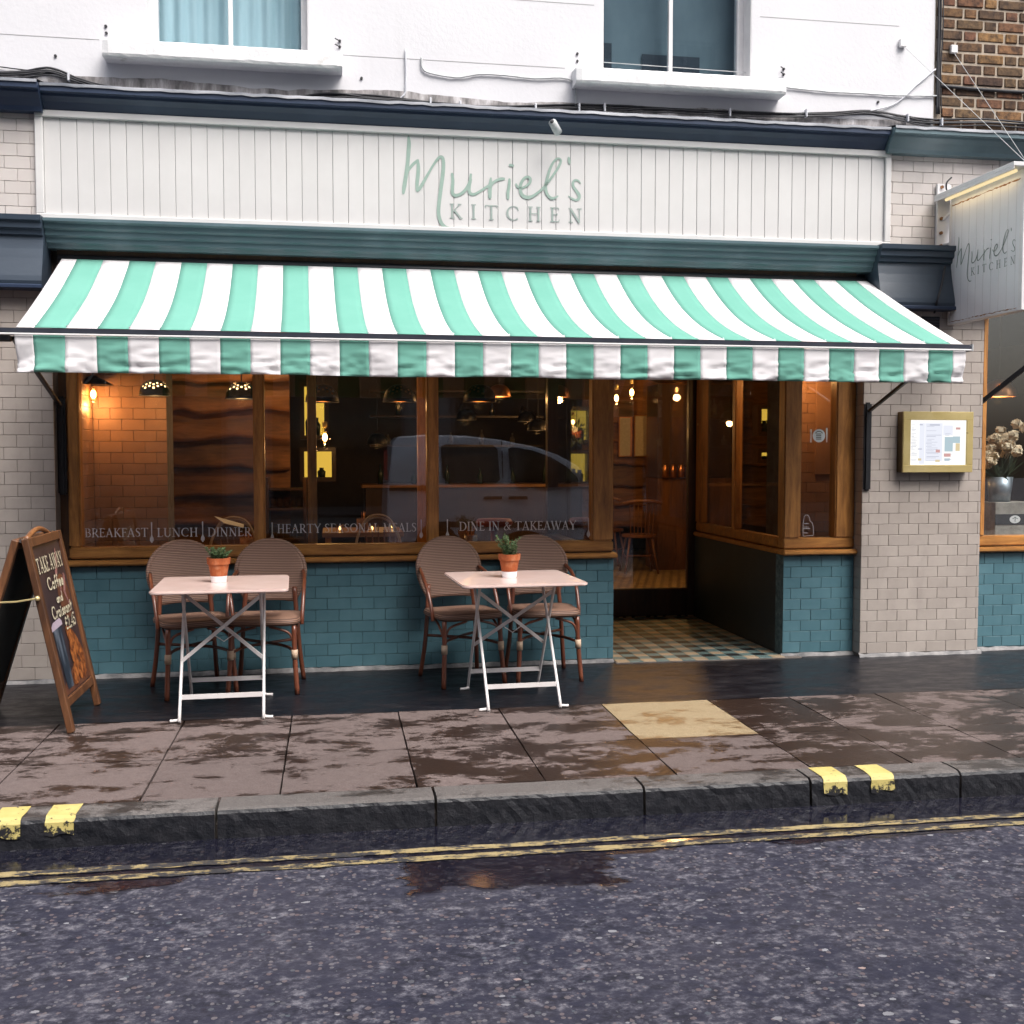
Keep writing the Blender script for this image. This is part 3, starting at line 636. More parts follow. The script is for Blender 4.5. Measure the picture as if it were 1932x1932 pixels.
# scored lines in the render
for z, x0, x1 in ((4.02, -2.3, -1.42), (4.015, -.0, 1.55), (4.44, .15, 1.75), (4.44, 2.92, 3.95), (4.44, -2.3, -1.2)):
    ob('scored_line', MB().box(x0, x1, WY - .0012, WY + .004, z, z + .0035), 'groove', bld)
m = MB(); rr = random.Random(3); n = 140; vs = []                   # grimy strip left bare above the cornice
for i in range(n + 1):
    x = -2.6 + 6.8 * i / n; vs += [(x, WY - .004, 3.66), (x, WY - .004, 3.79 + .03 * noise.noise((x * 1.3, 0, 0)) + .012 * noise.noise((x * 9, 3, 0)))]
m.add(vs, [(2 * i, 2 * i + 2, 2 * i + 3, 2 * i + 1) for i in range(n)]); ob('grime_strip', m, 'soot', bld)
def upper_window(x0, x1, bars, curtain):
    wn = ob('window', MB().box(x0 - .0, x0 + .05, .155, .22, 3.96, 5.75).box(x1 - .05, x1, .155, .22, 3.96, 5.75).box(x0 + .05, x1 - .05, .155, .22, 3.96, 4.025).box(x0 + .05, x1 - .05, .155, .22, 5.68, 5.75), 'white_metal', bld, bevel=.004)
    c = (x0 + x1) / 2; ob('glazing_bar', MB().box(c - .014, c + .014, .165, .205, 4.025, 5.68), 'white_metal', wn, bevel=.003)
    ob('pane', MB().box(x0 + .05, c - .014, .185, .190, 4.025, 5.68), 'glass_upper', wn); ob('pane', MB().box(c + .014, x1 - .05, .185, .190, 4.025, 5.68), 'glass_upper', wn)
    ob('reveal', MB().box(x0 - .001, x0 + .006, WY + .003, .154, 3.957, 5.748), 'white_metal', wn); ob('reveal', MB().box(x1 - .006, x1 + .001, WY + .003, .154, 3.957, 5.748), 'white_metal', wn)
    for a in bars: ob('wire', MB().tube([(x0, .10, a), (c, .10, a - .006), (x1, .10, a - .012)], .0025, 6), 'pipe_grey', wn)
    if not curtain:
        ob('blind', MB().box(x0, x1, .30, .303, 3.96, 5.75), 'grey_blind', wn); ob('dark_panel', MB().box(x0 + .36, x1 - .28, .285, .292, 3.96, 4.24).box(x0, x0 + .14, .285, .292, 3.96, 4.30), 'dark_blind', wn)
    if curtain:
        m = MB(); n = 120; vs = []
        for i in range(n + 1):
            x = x0 + (x1 - x0) * i / n; y = .30 + .012 * math.sin(i * .55) + .02 * noise.noise((i * .11, 0, 2)); vs += [(x, y, 3.96), (x, y, 5.75)]
        m.add(vs, [(2 * i, 2 * i + 2, 2 * i + 3, 2 * i + 1) for i in range(n)]); ob('curtain', m, 'curtain', wn, smooth=True)
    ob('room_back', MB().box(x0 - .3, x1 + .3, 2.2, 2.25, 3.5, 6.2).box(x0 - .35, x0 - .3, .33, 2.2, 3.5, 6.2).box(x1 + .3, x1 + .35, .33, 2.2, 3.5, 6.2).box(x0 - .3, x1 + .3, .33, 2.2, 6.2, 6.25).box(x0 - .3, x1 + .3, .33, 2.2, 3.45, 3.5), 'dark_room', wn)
    return wn
wl = upper_window(*UL, (), True); wr = upper_window(*UR, (4.055, 4.10), False)
def cill(x0, x1, par, seed):
    rr = random.Random(seed); m = MB(); n = 40; vs = []; prof = [(.03, .012), (-.115, 0), (-.125, -.012), (-.125, -.088), (-.118, -.102), (.03, -.102)]
    for i in range(n + 1):
        x = x0 + (x1 - x0) * i / n; e = .012 if i in (0, n) else 0
        for k, (y, z) in enumerate(prof):
            ch = -max(0, noise.noise((x * 7, seed, k)) - .35) * .03 if k in (3, 4) else 0
            vs.append((x, y + e * (1 if y < 0 else 0) + rr.uniform(-.0012, .0012), 3.985 + z * (1 - e) - ch + rr.uniform(-.0012, .0012)))
    q = len(prof); m.add(vs, [(i * q + k, i * q + (k + 1) % q, (i + 1) * q + (k + 1) % q, (i + 1) * q + k) for i in range(n) for k in range(q)] + [tuple(range(q)), tuple(n * q + k for k in range(q - 1, -1, -1))])
    return ob('sill', m, 'cill', par)
cill(-1.38, .078, wl, 1); cill(1.60, 3.06, wr, 2)
# upper cornice: moulded slate-blue paint with a lead flashing, breaking forward over the pillars
def cornice(x0, x1, out, mat):
    prof = [(.02, 3.535), (-.035 - out, 3.535), (-.045 - out, 3.56), (-.075 - out, 3.60), (-.105 - out, 3.625), (-.11 - out, 3.640), (-.135 - out, 3.645), (-.135 - out, 3.682), (.02, 3.70)]
    c = ob('cornice', MB().prism_x(prof, x0, x1), mat, bld)
    rr = random.Random(int(x0 * 10)); m = MB(); n = max(4, int((x1 - x0) / .07)); vs = []
    for i in range(n + 1):
        x = x0 + (x1 - x0) * i / n; h = rr.uniform(-.003, .003)
        vs += [(x, .015, 3.735 + h), (x, -.139 - out, 3.692 + h), (x, -.1425 - out, 3.672 + h * 1.5)]
    m.add(vs, [(3 * i + k, 3 * i + 3 + k, 3 * i + 4 + k, 3 * i + 1 + k) for i in range(n) for k in (0, 1)]); ob('flashing', m, 'lead', c, smooth=True)
cornice(-1.742, 3.82, 0, 'slate_paint'); cornice(-3.2, -1.745, .05, 'slate_paint'); cornice(3.825, 7, .05, 'teal_paint')
# lower cornice over the awning
prof = [(.06, 2.715), (-.04, 2.715), (-.05, 2.735), (-.068, 2.745), (-.074, 2.775), (-.094, 2.785), (-.100, 2.815), (-.120, 2.825), (-.126, 2.852), (-.15, 2.862), (-.15, 2.880), (.06, 2.884)]
ob('lower_cornice', MB().prism_x(prof, -1.74, 3.74), 'teal_paint', bld)
def corbel(x0, x1):
    pr_ = [(.06, 2.455), (-.165, 2.455), (-.188, 2.470), (-.192, 2.490), (-.186, 2.52), (-.172, 2.57), (-.155, 2.63), (-.140, 2.69), (-.130, 2.745), (-.128, 2.768), (-.145, 2.775), (-.150, 2.80), (-.168, 2.812), (-.170, 2.846), (-.188, 2.856), (-.190, 2.887), (.06, 2.89)]
    c = ob('corbel', MB().prism_x(pr_, x0, x1), 'corbel_paint', bld)
    ob('bead', MB().box(x0 - .004, x1 + .004, -.205, .05, 2.440, 2.468), 'slate_paint', c, bevel=.006); return c
corbel(-2.75, -1.742); corbel(3.742, 4.69)
# pilaster tops, tiled cream
for x0, x1, sd_ in ((-2.7, -1.80, 21), (3.875, 4.72, 22)):
    pt = ob('pilaster_top', MB().box(x0, x1, -.012, .06, 2.884, 3.54), 'grout_cream', bld); tile_wall(pt, x0, x1, 2.892, 3.536, -.02, 'cream_tile', off=.05, seed=sd_)
# fascia of boards with a frame and painted lettering
FY = -.030
fas = ob('fascia_frame', MB().box(-1.80, 3.875, FY - .022, .05, 3.515, 3.556).box(-1.80, 3.875, FY - .022, .05, 2.888, 2.926).box(-1.80, -1.752, FY - .020, .05, 2.926, 3.515).box(3.832, 3.875, FY - .020, .05, 2.926, 3.515), 'fascia_trim', bld, bevel=.004)
ob('groove_back', MB().box(-1.752, 3.832, FY + .005, .05, 2.926, 3.515), 'groove', fas)
NB = 57; bw = (3.832 + 1.752) / NB
bm_ = MB().box(-bw / 2 + .0016, bw / 2 - .0016, 0, .012, 2.926 - 3.22, 3.515 - 3.22).mesh('board', 'fascia', bevel=.0022)
for i in range(NB):
    inst('board', bm_, (-1.752 + bw * (i + .5), FY + random.uniform(-.0008, .0008), 3.22), fas)
Sx = 2448 / 1932
def fplace(x, y, h): p = px((940 + x / 4.025) / Sx, (300 + y / 4.025) / Sx, y=FY - .002 - h); return p
ob('script_lettering', ribbon(MB(), SCRIPT, fplace, 1), 'sign_green', fas)
def text_on(s, x0, x1, z, h, place, track=.0, mb=None):
    st, wd = text_strokes(s, track); mb = mb or MB(); kx = (x1 - x0) / wd
    st = [[(x0 + a * kx, z + b * h, c * (kx + h) / 2) for a, b, c in q] for q in st]
    return ribbon(mb, st, place, 1, round_=False)
pK, pN = fplace(540, 893, 0), fplace(1816, 938, 0); hK = fplace(560, 752, 0).z - pK.z
ob('capital_lettering', text_on('KITCHEN', pK.x, pN.x, pK.z, hK, lambda a, b, h: Vector((a, FY - .002 - h, b)), .52), 'sign_grey', fas)
# small spout on the cornice
m = MB(); a = px(1053, 250, y=-.16); b = px(1042, 230, y=-.22)
m.tube([a, a * .55 + b * .45, b], [.028, .027, .026], 14); m.tube([b + (b - a) * .02, b + (b - a) * .08], [.014, .014], 10, 1)
so_ = solo('spot_tube', m, ['pipe_grey', 'hole'], 'short pale grey tube sticking out of the slate blue cornice', 'tube', tuple(a), smooth=True)

# ------------------------------------------------------------------ wooden shopfront
sf = ob('shop_window', MB().box(-1.66, 1.896, .004, .115, .770, .842), 'wood_x', bld, bevel=.008, bseg=2)      # bottom rail
ob('sill', MB().box(-1.69, 1.915, -.055, .10, .728, .762), 'wood_x', sf, bevel=.009, bseg=2)
ob('sill_gap', MB().box(-1.66, 1.89, .03, .1, .7615, .7705), 'black_metal', sf)
for x0, x1, y0 in ((-1.662, -1.588, .012), (-.514, -.443, .006), (.616, .694, .006), (1.746, 1.896, .006)):
    ob('post', MB().box(x0, x1, y0, .115, .8425, 2.52), 'wood_z', sf, bevel=.010, bseg=2)
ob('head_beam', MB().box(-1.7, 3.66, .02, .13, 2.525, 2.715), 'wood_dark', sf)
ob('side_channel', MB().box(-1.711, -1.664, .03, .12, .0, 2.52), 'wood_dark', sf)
P1 = ob('pane', MB().box(-1.588, -.514, .060, .066, .842, 2.52), 'glass', sf)
P2 = ob('pane', MB().box(-.443, .616, .060, .066, .842, 2.52), 'glass', sf)
P3 = ob('pane', MB().box(.694, 1.746, .060, .066, .842, 2.52), 'glass', sf)
GP = .058
def wx(u, v): return px(u / Sx, v / Sx, y=GP)
def spoon(mb, ux, v0, v1):
    a, b = wx(ux, v0), wx(ux, v1); L_ = a.z - b.z
    ribbon(mb, [[(a.x, a.z, .008), (a.x, a.z - L_ * .62, .005), (a.x, a.z - L_ * .7, .010), (a.x, a.z - L_ * .80, .022), (a.x, a.z - L_ * .92, .024), (a.x, b.z, .010)]], lambda p, q, h: Vector((p, GP - h, q)), 1)
def wtext(s, u0, v0, u1, v1, top, mb):
    a, b, c = wx(u0, v0), wx(u1, v1), wx(u0, top)
    text_on(s, a.x, b.x, (a.z + b.z) / 2, c.z - a.z, lambda p, q, h: Vector((p, GP - h, q)), .06, mb)
Z2 = lambda x, y: (130 + x / 3.788, 900 + y / 3.788); Z3 = lambda x, y: (620 + x / 4.2, 900 + y / 4.2); Z4 = lambda x, y: (1020 + x / 4.2, 900 + y / 4.2)
def word(mb, Z, s, x0, x1, y0, y1, yt): a, b, c = Z(x0, y0), Z(x1, y1), Z(x0, yt); wtext(s, a[0], a[1], b[0], b[1], c[1], mb)
for P_, Z, words, spoons in ((P1, Z2, (('BREAKFAST', 275, 850, 1456, 1450, 1376), ('LUNCH', 930, 1300, 1452, 1450, 1372), ('DINNER', 1388, 1785, 1448, 1444, 1368)), ((880, 1325, 1500), (1342, 1318, 1492))),
                           (P2, Z3, (('HEARTY SEASONAL MEALS', 180, 1578, 1572, 1558, 1482),), ((128, 1470, 1640), (1625, 1440, 1618))),
                           (P3, Z4, (('DINE IN & TAKEAWAY', 325, 1500, 1548, 1538, 1458),), ((208, 1440, 1618), (1625, 1425, 1608)))):
    for q in words: m = MB(); word(m, Z, *q); ob('window_lettering', m, 'etched', P_)['kind'] = 'stuff'
    for x, a, b in spoons: m = MB(); p, q = Z(x, a), Z(x, b); spoon(m, p[0], p[1], q[1]); ob('spoon_motif', m, 'etched', P_)
# right-hand bay: front light and side light of the recess
sb = ob('bay_window', MB().box(3.133, 3.667, .004, .115, .770, .842).box(3.137, 3.215, .1155, 1.90, .770, .842), 'wood_x', bld, bevel=.008, bseg=2)
ob('sill', MB().box(3.112, 3.672, -.055, .10, .728, .762).box(3.112, 3.2, .1005, 1.9, .728, .762), 'wood_x', sb, bevel=.009, bseg=2)
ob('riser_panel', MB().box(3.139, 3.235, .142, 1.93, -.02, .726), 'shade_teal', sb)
for q in ((3.133, 3.262, .004, .115), (3.522, 3.667, .004, .115), (3.139, 3.21, 1.80, 1.92), (3.139, 3.205, .98, 1.05)):
    ob('post', MB().box(*q, .8425, 2.52), 'wood_z', sb, bevel=.009, bseg=2)
PB = ob('pane', MB().box(3.262, 3.522, .060, .066, .842, 2.52), 'glass', sb)
ob('pane', MB().box(3.170, 3.176, .115, .98, .842, 2.52), 'glass', sb); ob('pane', MB().box(3.170, 3.176, 1.05, 1.80, .842, 2.52), 'glass', sb)
ob('side_channel', MB().box(3.6675, 3.72, .065, .12, .0, 2.6), 'wood_dark', sb)
# round sticker with fork and knife, and a bottle-shaped outline sticker
c = px(1545, 822, y=GP); m = MB(); rd = .047
m.add([(c.x + rd * math.cos(2 * math.pi * i / 28), GP - .0008, c.z + rd * math.sin(2 * math.pi * i / 28)) for i in range(28)], [tuple(range(28))])
gp = lambda p, q, h: Vector((p, GP - .0010 - h, q))
ribbon(m, [[(c.x - .060, c.z - .045, .008), (c.x - .060, c.z + .02, .006), (c.x - .060, c.z + .04, .012)], [(c.x + .060, c.z - .045, .006), (c.x + .060, c.z, .008), (c.x + .058, c.z + .05, .012)]], gp, 1)
stk = ob('round_sticker', m, 'sticker', PB)
m = MB()
for k in range(4): ribbon(m, [[(c.x - .022, c.z - .024 + k * .012, .006), (c.x + .018, c.z - .024 + k * .012, .006)]], gp, 1, round_=False)
ribbon(m, [[(c.x + .03 * math.cos(R(a)), c.z + .005 + .026 * math.sin(R(a)), .006) for a in range(30, 151, 15)]], gp, 1)
ob('sticker_print', m, 'sticker_ink', stk)
z9 = lambda x, y: px((1920 + x / 6.037) / Sx, (980 + y / 6.037) / Sx, y=GP); m = MB()
pts = [(-2, 1820), (-2, 1640), (8, 1585), (14, 1540), (40, 1515), (70, 1520), (92, 1560), (98, 1600), (130, 1630), (145, 1680), (148, 1780), (140, 1812), (-2, 1820)]
ribbon(m, [[(z9(*p).x, z9(*p).z, .0035) for p in pts]], gp, 1)
for yy, a, b in ((1690, 10, 80), (1712, 5, 100), (1775, 5, 60), (1640, 15, 80)): ribbon(m, [[(z9(a, yy).x, z9(a, yy).z, .004), (z9(b, yy).x, z9(b, yy).z, .004)]], gp, 1, round_=False)
ob('bottle_sticker', m, 'etched', PB)
# door at the back of the recess, left return, recess ceiling
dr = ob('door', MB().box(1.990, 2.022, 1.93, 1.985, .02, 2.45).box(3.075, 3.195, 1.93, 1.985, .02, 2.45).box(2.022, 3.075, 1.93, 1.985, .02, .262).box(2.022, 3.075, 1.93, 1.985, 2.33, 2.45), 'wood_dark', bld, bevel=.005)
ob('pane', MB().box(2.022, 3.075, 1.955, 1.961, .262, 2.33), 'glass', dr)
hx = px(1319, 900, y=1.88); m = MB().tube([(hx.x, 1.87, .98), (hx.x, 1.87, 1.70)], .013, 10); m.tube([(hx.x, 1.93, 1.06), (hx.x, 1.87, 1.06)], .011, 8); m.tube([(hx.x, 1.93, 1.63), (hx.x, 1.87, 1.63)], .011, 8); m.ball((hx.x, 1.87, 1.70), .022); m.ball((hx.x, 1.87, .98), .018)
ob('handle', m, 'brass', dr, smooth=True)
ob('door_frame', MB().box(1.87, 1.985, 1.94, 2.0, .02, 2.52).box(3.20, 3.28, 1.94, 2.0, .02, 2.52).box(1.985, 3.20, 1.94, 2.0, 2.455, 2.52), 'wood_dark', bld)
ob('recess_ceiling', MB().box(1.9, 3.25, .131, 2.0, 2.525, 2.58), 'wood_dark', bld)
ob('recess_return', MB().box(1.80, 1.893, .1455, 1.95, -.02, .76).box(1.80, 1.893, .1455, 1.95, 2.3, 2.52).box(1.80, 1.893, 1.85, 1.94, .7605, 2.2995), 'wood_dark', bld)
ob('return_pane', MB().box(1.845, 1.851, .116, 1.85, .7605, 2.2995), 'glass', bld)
# far right window of the same shop
fw = ob('side_window', MB().box(4.60, 6.7, .004, .115, .770, .842), 'wood_x', bld, bevel=.008, bseg=2)
ob('sill', MB().box(4.585, 6.7, -.05, .10, .728, .762), 'wood_x', fw, bevel=.009, bseg=2)
ob('post', MB().box(4.640, 4.682, .004, .115, .8425, 2.52), 'wood_z', fw, bevel=.008, bseg=2); ob('post', MB().box(6.3, 6.4, .004, .115, .8425, 2.52), 'wood_z', fw, bevel=.008)
ob('side_channel', MB().box(4.585, 4.638, .02, .10, .765, 2.52), 'wood_dark', fw)
ob('pane', MB().box(4.682, 6.3, .060, .066, .842, 2.52), 'glass', fw); ob('head_beam', MB().box(4.6, 6.7, .02, .13, 2.525, 2.715), 'wood_dark', fw)
ob('awning_arm', MB().bar(px(1850, 760, y=-.04), px(1850, 760, y=-.04) + Vector((.30, -.42, .40)), .022, .03), 'black_metal', fw)
ob('outer_wall', MB().box(6.7, 12, -.05, .3, -.05, 3.5).box(-12, -2.72, -.05, .3, -.05, 3.5).box(-12, -6, WY, .3, 3.5, 8.4), 'render', bld)

# ------------------------------------------------------------------ brick house next door (upper right)
nb = thing('brick_house', 'brown stock brick house wall next to the white render', 'house', (5.2, WY, 3.75))
ob('mortar_bed', MB().box(4.226, 8.5, WY + .008, .32, 3.5, 8.4), 'mortar', nb)
st_ = [MB().box(-.0985, .0985, 0, .05, -.0300, .0300).mesh('brick', 'brick', bevel=.004), MB().box(-.0445, .0445, 0, .05, -.0300, .0300).mesh('brick', 'brick', bevel=.004)]
rr = random.Random(5)
for r_ in range(20):
    x = 4.235 - (.165 if r_ % 2 else .0); k = 0
    while x < 6.1:
        wd = .203 if k % 2 == 0 else .094
        xc = x + wd / 2
        if xc - wd / 2 > 4.225:
            o = inst('brick', st_[k % 2], (xc, WY + rr.uniform(-.004, .004), 3.755 + .0775 * r_ + .0325), nb); o.rotation_euler = (R(rr.uniform(-.8, .8)), R(rr.uniform(-.4, .4)), R(rr.uniform(-.6, .6)))
        x += wd + .012; k += 1

# ================================================================== THINGS OUTSIDE
# ------------------------------------------------------------------ awning
aw = thing('awning', 'green and white striped canvas awning pulled out over the shopfront', 'awning', (1.05, -.05, 2.1))
AX0, AX1, G0, PER, GW = -1.665, 3.83, -1.572, .3222, .1615
edges = [AX0]
for i in range(17): edges += [G0 + i * PER, G0 + i * PER + GW]
edges.append(AX1)
def stripe(i): return i % 2                                        # 0 white, 1 green
ZB, ZF, YB, YF = 2.662, 2.112, .0, -1.05
def awn(u, v):                                                      # u along x, v 0 at wall .. 1 at front bar
    x = u; tt = (x - AX0) / (AX1 - AX0); ed = min(1, math.sin(math.pi * max(0, min(1, tt))) * 1.6) ** .7
    sag = (.012 + .050 * ed) * math.sin(math.pi * v) ** .9 + .035 * ed * v * (1 - v) ** 2 * 4
    wr = .004 * noise.noise((x * 2.2, v * 3, 1)) * math.sin(math.pi * v)
    y = YB + (YF - YB) * v; z = ZB + (ZF - ZB) * v - sag + wr
    back = 1.0 - .019 * (1 - v)                                     # a little narrower on the roller
    return (AX0 + (x - AX0) * back, y, z)
m = MB(); NV = 26
for i in range(len(edges) - 1):
    K = 4; vs = [awn(edges[i] + (edges[i + 1] - edges[i]) * a / K, b / NV) for b in range(NV + 1) for a in range(K + 1)]
    m.add(vs, [(b * (K + 1) + a, b * (K + 1) + a + 1, (b + 1) * (K + 1) + a + 1, (b + 1) * (K + 1) + a) for b in range(NV) for a in range(K)], stripe(i))
cv = ob('canvas', m, ['awning_white', 'awning_green'], aw, smooth=True)
md = cv.modifiers.new('thick', 'SOLIDIFY'); md.thickness = .0015; md.offset = -1
m = MB(); NVV = 14
def val(x, v):
    a = noise.noise((x * 3.1, v * 1.2, 4)); b = noise.noise((x * 9 + v * 5, v * 7, 8)); c = noise.noise((x * 22 - v * 6, v * 26, 2))
    e = max(0, 1 - abs(x - AX0) / .35) + max(0, 1 - abs(x - AX1) / .35)
    y = YF - .028 + v * (.022 * a + .020 * b + .009 * c + .006 * noise.noise((x * 16 + v * 14, v * 9, 6))) + e * v * .02 * math.sin(v * 6 + x * 9)
    return (x + e * v * .010 * (1 if x < 1 else -1) + .004 * a * v, y, 2.068 - .196 * v + .006 * v * noise.noise((x * 1.5, 0, 9)))
for i in range(len(edges) - 1):
    K = 8; vs = [val(edges[i] + (edges[i + 1] - edges[i]) * a / K, b / NVV) for b in range(NVV + 1) for a in range(K + 1)]
    m.add(vs, [(b * (K + 1) + a, b * (K + 1) + a + 1, (b + 1) * (K + 1) + a + 1, (b + 1) * (K + 1) + a) for b in range(NVV) for a in range(K)], stripe(i))
vl = ob('valance', m, ['awning_white', 'awning_green'], aw, smooth=True); md = vl.modifiers.new('thick', 'SOLIDIFY'); md.thickness = .0015
bar = ob('front_bar', MB().box(-1.78, 3.868, YF - .035, YF + .045, 2.072, 2.106), 'dark_alu', aw, bevel=.010, bseg=2)
ob('bar_strip', MB().box(-1.78, 3.862, YF - .043, YF - .0355, 2.068, 2.078), 'white_metal', bar, bevel=.002)
ob('end_cap', MB().box(3.868, 3.874, YF - .038, YF + .048, 2.066, 2.109), 'pipe_grey', bar)
ob('end_bracket', MB().box(-1.80, -1.69, YF - .02, YF + .03, 2.035, 2.067), 'black_metal', bar, bevel=.006)
m = MB()
for i in range(1, len(edges) - 1): p = awn(edges[i], .975); m.ball((p[0], p[1] - .002, p[2] + .003), .0045, 6, 4)
ob('stud', m, 'steel', aw)['kind'] = 'stuff'
ob('roller', MB().tube([(-1.69, .018, 2.655), (3.72, .018, 2.655)], .030, 14), 'black_metal', aw, smooth=True)
ob('housing_gap', MB().box(-1.71, 3.735, .048, .056, 2.58, 2.712), 'black_metal', aw)
for xa, xw in ((-1.688, -1.688), (3.705, 3.700)):
    a = Vector((xw, -.125 if xw > 0 else -.03, 1.74)); f_ = Vector((xa, YF + .03, 2.06))
    arm = ob('arm', MB().bar(a, f_, .028, .020), 'black_metal', aw, bevel=.005)
    ob('arm_bracket', MB().box(xw - .028, xw + .026, a.y + .005, a.y + .06, 1.18, 1.80), 'black_metal', arm, bevel=.012, bseg=2)
# ------------------------------------------------------------------ projecting sign
SX = 4.315
sg = thing('projecting_sign', 'white boarded projecting sign with grey handwritten name hung from the pillar top', 'sign', (SX, -.45, 2.36))
ob('panel', MB().box(SX - .022, SX + .022, -.905, -.125, 2.365, 3.18), 'sign_face', sg)
ob('frame', MB().box(SX - .030, SX + .030, -.125, -.108, 2.345, 3.19).box(SX - .030, SX + .030, -.945, -.905, 2.345, 3.20).box(SX - .030, SX + .030, -.905, -.125, 2.345, 2.365), 'white_metal', sg, bevel=.003)
m = MB()
for i in range(9): y = -.905 + .78 * (i + .5) / 9; m.box(SX - .0225, SX - .0218, y, y + .0009, 2.37, 3.175)
ob('board_line', m, 'grout_cream', sg)
hd = ob('light_hood', MB().box(SX - .12, SX + .12, -.97, -.06, 3.232, 3.258).box(SX - .12, SX - .114, -.97, -.06, 3.212, 3.2315).box(SX + .114, SX + .12, -.97, -.06, 3.212, 3.2315).box(SX - .022, SX + .022, -.94, -.11, 3.181, 3.2315), 'white_metal', sg, bevel=.002)
ob('light_tube', MB().tube([(SX - .07, -.13, 3.214), (SX - .07, -.92, 3.214)], .011, 10), 'sign_tube', hd, smooth=True)
lt = bpy.data.lights.new('tube_light', 'AREA'); lt.energy = .16; lt.color = (1, .70, .32); lt.shape = 'RECTANGLE'; lt.size = .04; lt.size_y = .72
lo_ = bpy.data.objects.new('tube_light', lt); col_.objects.link(lo_); lo_.parent = sg; lo_.location = Vector((SX - .07, -.52, 3.20)) - sg.location
for za, zb, xx in ((3.170, 3.174, .0226), (2.362, 2.364, .0306)):
    m = MB(); rr = random.Random(int(za * 100)); n = 40; vs = []
    for i in range(n + 1): y = -.13 - .77 * i / n; vs += [(SX - xx - .0004, y, za + rr.uniform(-.004, .004)), (SX - xx - .0004, y, zb + rr.uniform(0, .006))]
    m.add(vs, [(2 * i, 2 * i + 1, 2 * i + 3, 2 * i + 2) for i in range(n)]); ob('rust_streak', m, 'rust', sg)
br = ob('wall_plate', MB().box(4.225, 4.325, -.052, -.030, 2.895, 3.345), 'white_metal', sg, bevel=.003)
for z in (2.91, 3.0, 3.10, 3.32): ob('bolt', MB().tube([(4.255, -.052, z), (4.255, -.064, z)], .012, 8), 'rust', br)
ob('strut', MB().bar((4.27, -.05, 3.09), (SX, -.112, 3.15), .03, .012).bar((4.29, -.05, 2.92), (SX, -.112, 2.92), .05, .012), 'white_metal', sg)
ob('cable', MB().tube(bez([px(1795, 335, y=-.05), (4.27, -.09, 3.34), (4.29, -.07, 3.29), (4.30, -.15, 3.272)], 6), .006, 6), 'cable_black', sg)
ob('stay_wire', MB().tube([(SX, -.93, 3.258), (3.97, WY, 4.32)], .0018, 5), 'pipe_grey', sg)
ob('stay_wire', MB().tube([(SX, -.93, 3.260), (4.36, WY, 4.30)], .0018, 5), 'pipe_grey', sg)
# lettering on the face towards the doorway: x' runs along -y (towards the street)
kx = .67 / (1816 - 80); zt_ = px(2293 / Sx, 567 / Sx, x=SX - .023).z; zb_ = px(2319 / Sx, 661.5 / Sx, x=SX - .023).z; ky = (zt_ - zb_) / (890 - 112)
splace = lambda x, y, h: Vector((SX - .0226 - h, -.195 - (x - 80) * kx, zt_ - (y - 112 - 50 * ((x - 80) / 1736)) * ky))
ob('script_lettering', ribbon(MB(), [[(a, b, c * .62) for a, b, c in s_] for s_ in SCRIPT], splace, 1), 'sign_dark', sg)
st, wd = text_strokes('KITCHEN', .52); kk = (1816 - 545) / wd
st = [[(545 + a * kk, 890 + 45 * a / wd - b * 140, c * 120) for a, b, c in q] for q in st]
ob('capital_lettering', ribbon(MB(), st, splace, 1, round_=False), 'sign_dark', sg)['kind'] = 'stuff'
# two white anchor boxes for the stays
for x, z in ((3.97, 4.32), (4.36, 4.30)):
    solo('anchor_box', MB().box(x - .025, x + .025, WY - .03, WY - .003, z - .028, z + .028), 'white_metal', 'small white anchor box on the %s' % ('white render' if x < 4.2 else 'brick wall'), 'box', (x, WY - .03, z - .028), bevel=.004)
# ------------------------------------------------------------------ menu case
mc = thing('menu_case', 'brass menu case with a brightly lit menu sheet', 'menu case', (4.19, PY, 1.31))
MX0, MX1, MZ0, MZ1 = 3.925, 4.455, 1.31, 1.735
mi_ = (3.980, 4.405, 1.362, 1.676)
ob('case', MB().box(MX0, MX1, PY - .07, PY - .0015, MZ0, MZ1), 'brass_dark', mc, bevel=.003)
yf = PY - .088
ob('bezel', MB().box(MX0, MX1, yf, PY - .0705, mi_[3], MZ1).box(MX0, MX1, yf, PY - .0705, MZ0, mi_[2]).box(MX0, mi_[0], yf, PY - .0705, mi_[2], mi_[3]).box(mi_[1], MX1, yf, PY - .0705, mi_[2], mi_[3]), 'brass', mc, bevel=.002)
sh = ob('menu_sheet', MB().box(mi_[0], mi_[1], PY - .078, PY - .0712, mi_[2], mi_[3]), 'menu_light', mc)
def menu_print(mat, rects):
    m = MB()
    for a, b, c, d in rects:
        k = lambda x: mi_[0] + (x - 460) / (1545 - 460) * (mi_[1] - mi_[0]); q = lambda z: mi_[3] - (z - 345) / (1160 - 345) * (mi_[3] - mi_[2])
        m.box(k(a), k(b), PY - .0785 - {'pale_lit': 0, 'ink_lit': 2, 'blue_lit': 1, 'red_lit': 3, 'gold_lit': 4}[mat] * .0005, PY - .0781, q(d), q(c))
    ob('menu_print', m, mat, sh)['kind'] = 'stuff'
menu_print('pale_lit', [(640, 740, 400, 1140), (750, 1085, 400, 1090), (1100, 1285, 440, 620)])
rr = random.Random(4); R_ = []
for y in list(range(430, 1100, 26)):
    for x0, x1 in ((480, 600), (770, 1060), (1130, 1280)):
        if x0 == 1130 and 630 < y < 1000: continue
        if rr.random() < .75: R_.append((x0 + rr.uniform(0, 20), x0 + (x1 - x0) * rr.uniform(.35, 1), y, y + rr.choice((7, 7, 10))))
R_ += [(835, 1030, 420, 445), (1140, 1280, 960, 966), (1200, 1280, 735, 745), (640, 700, 420, 440), (610, 690, 860, 880)]
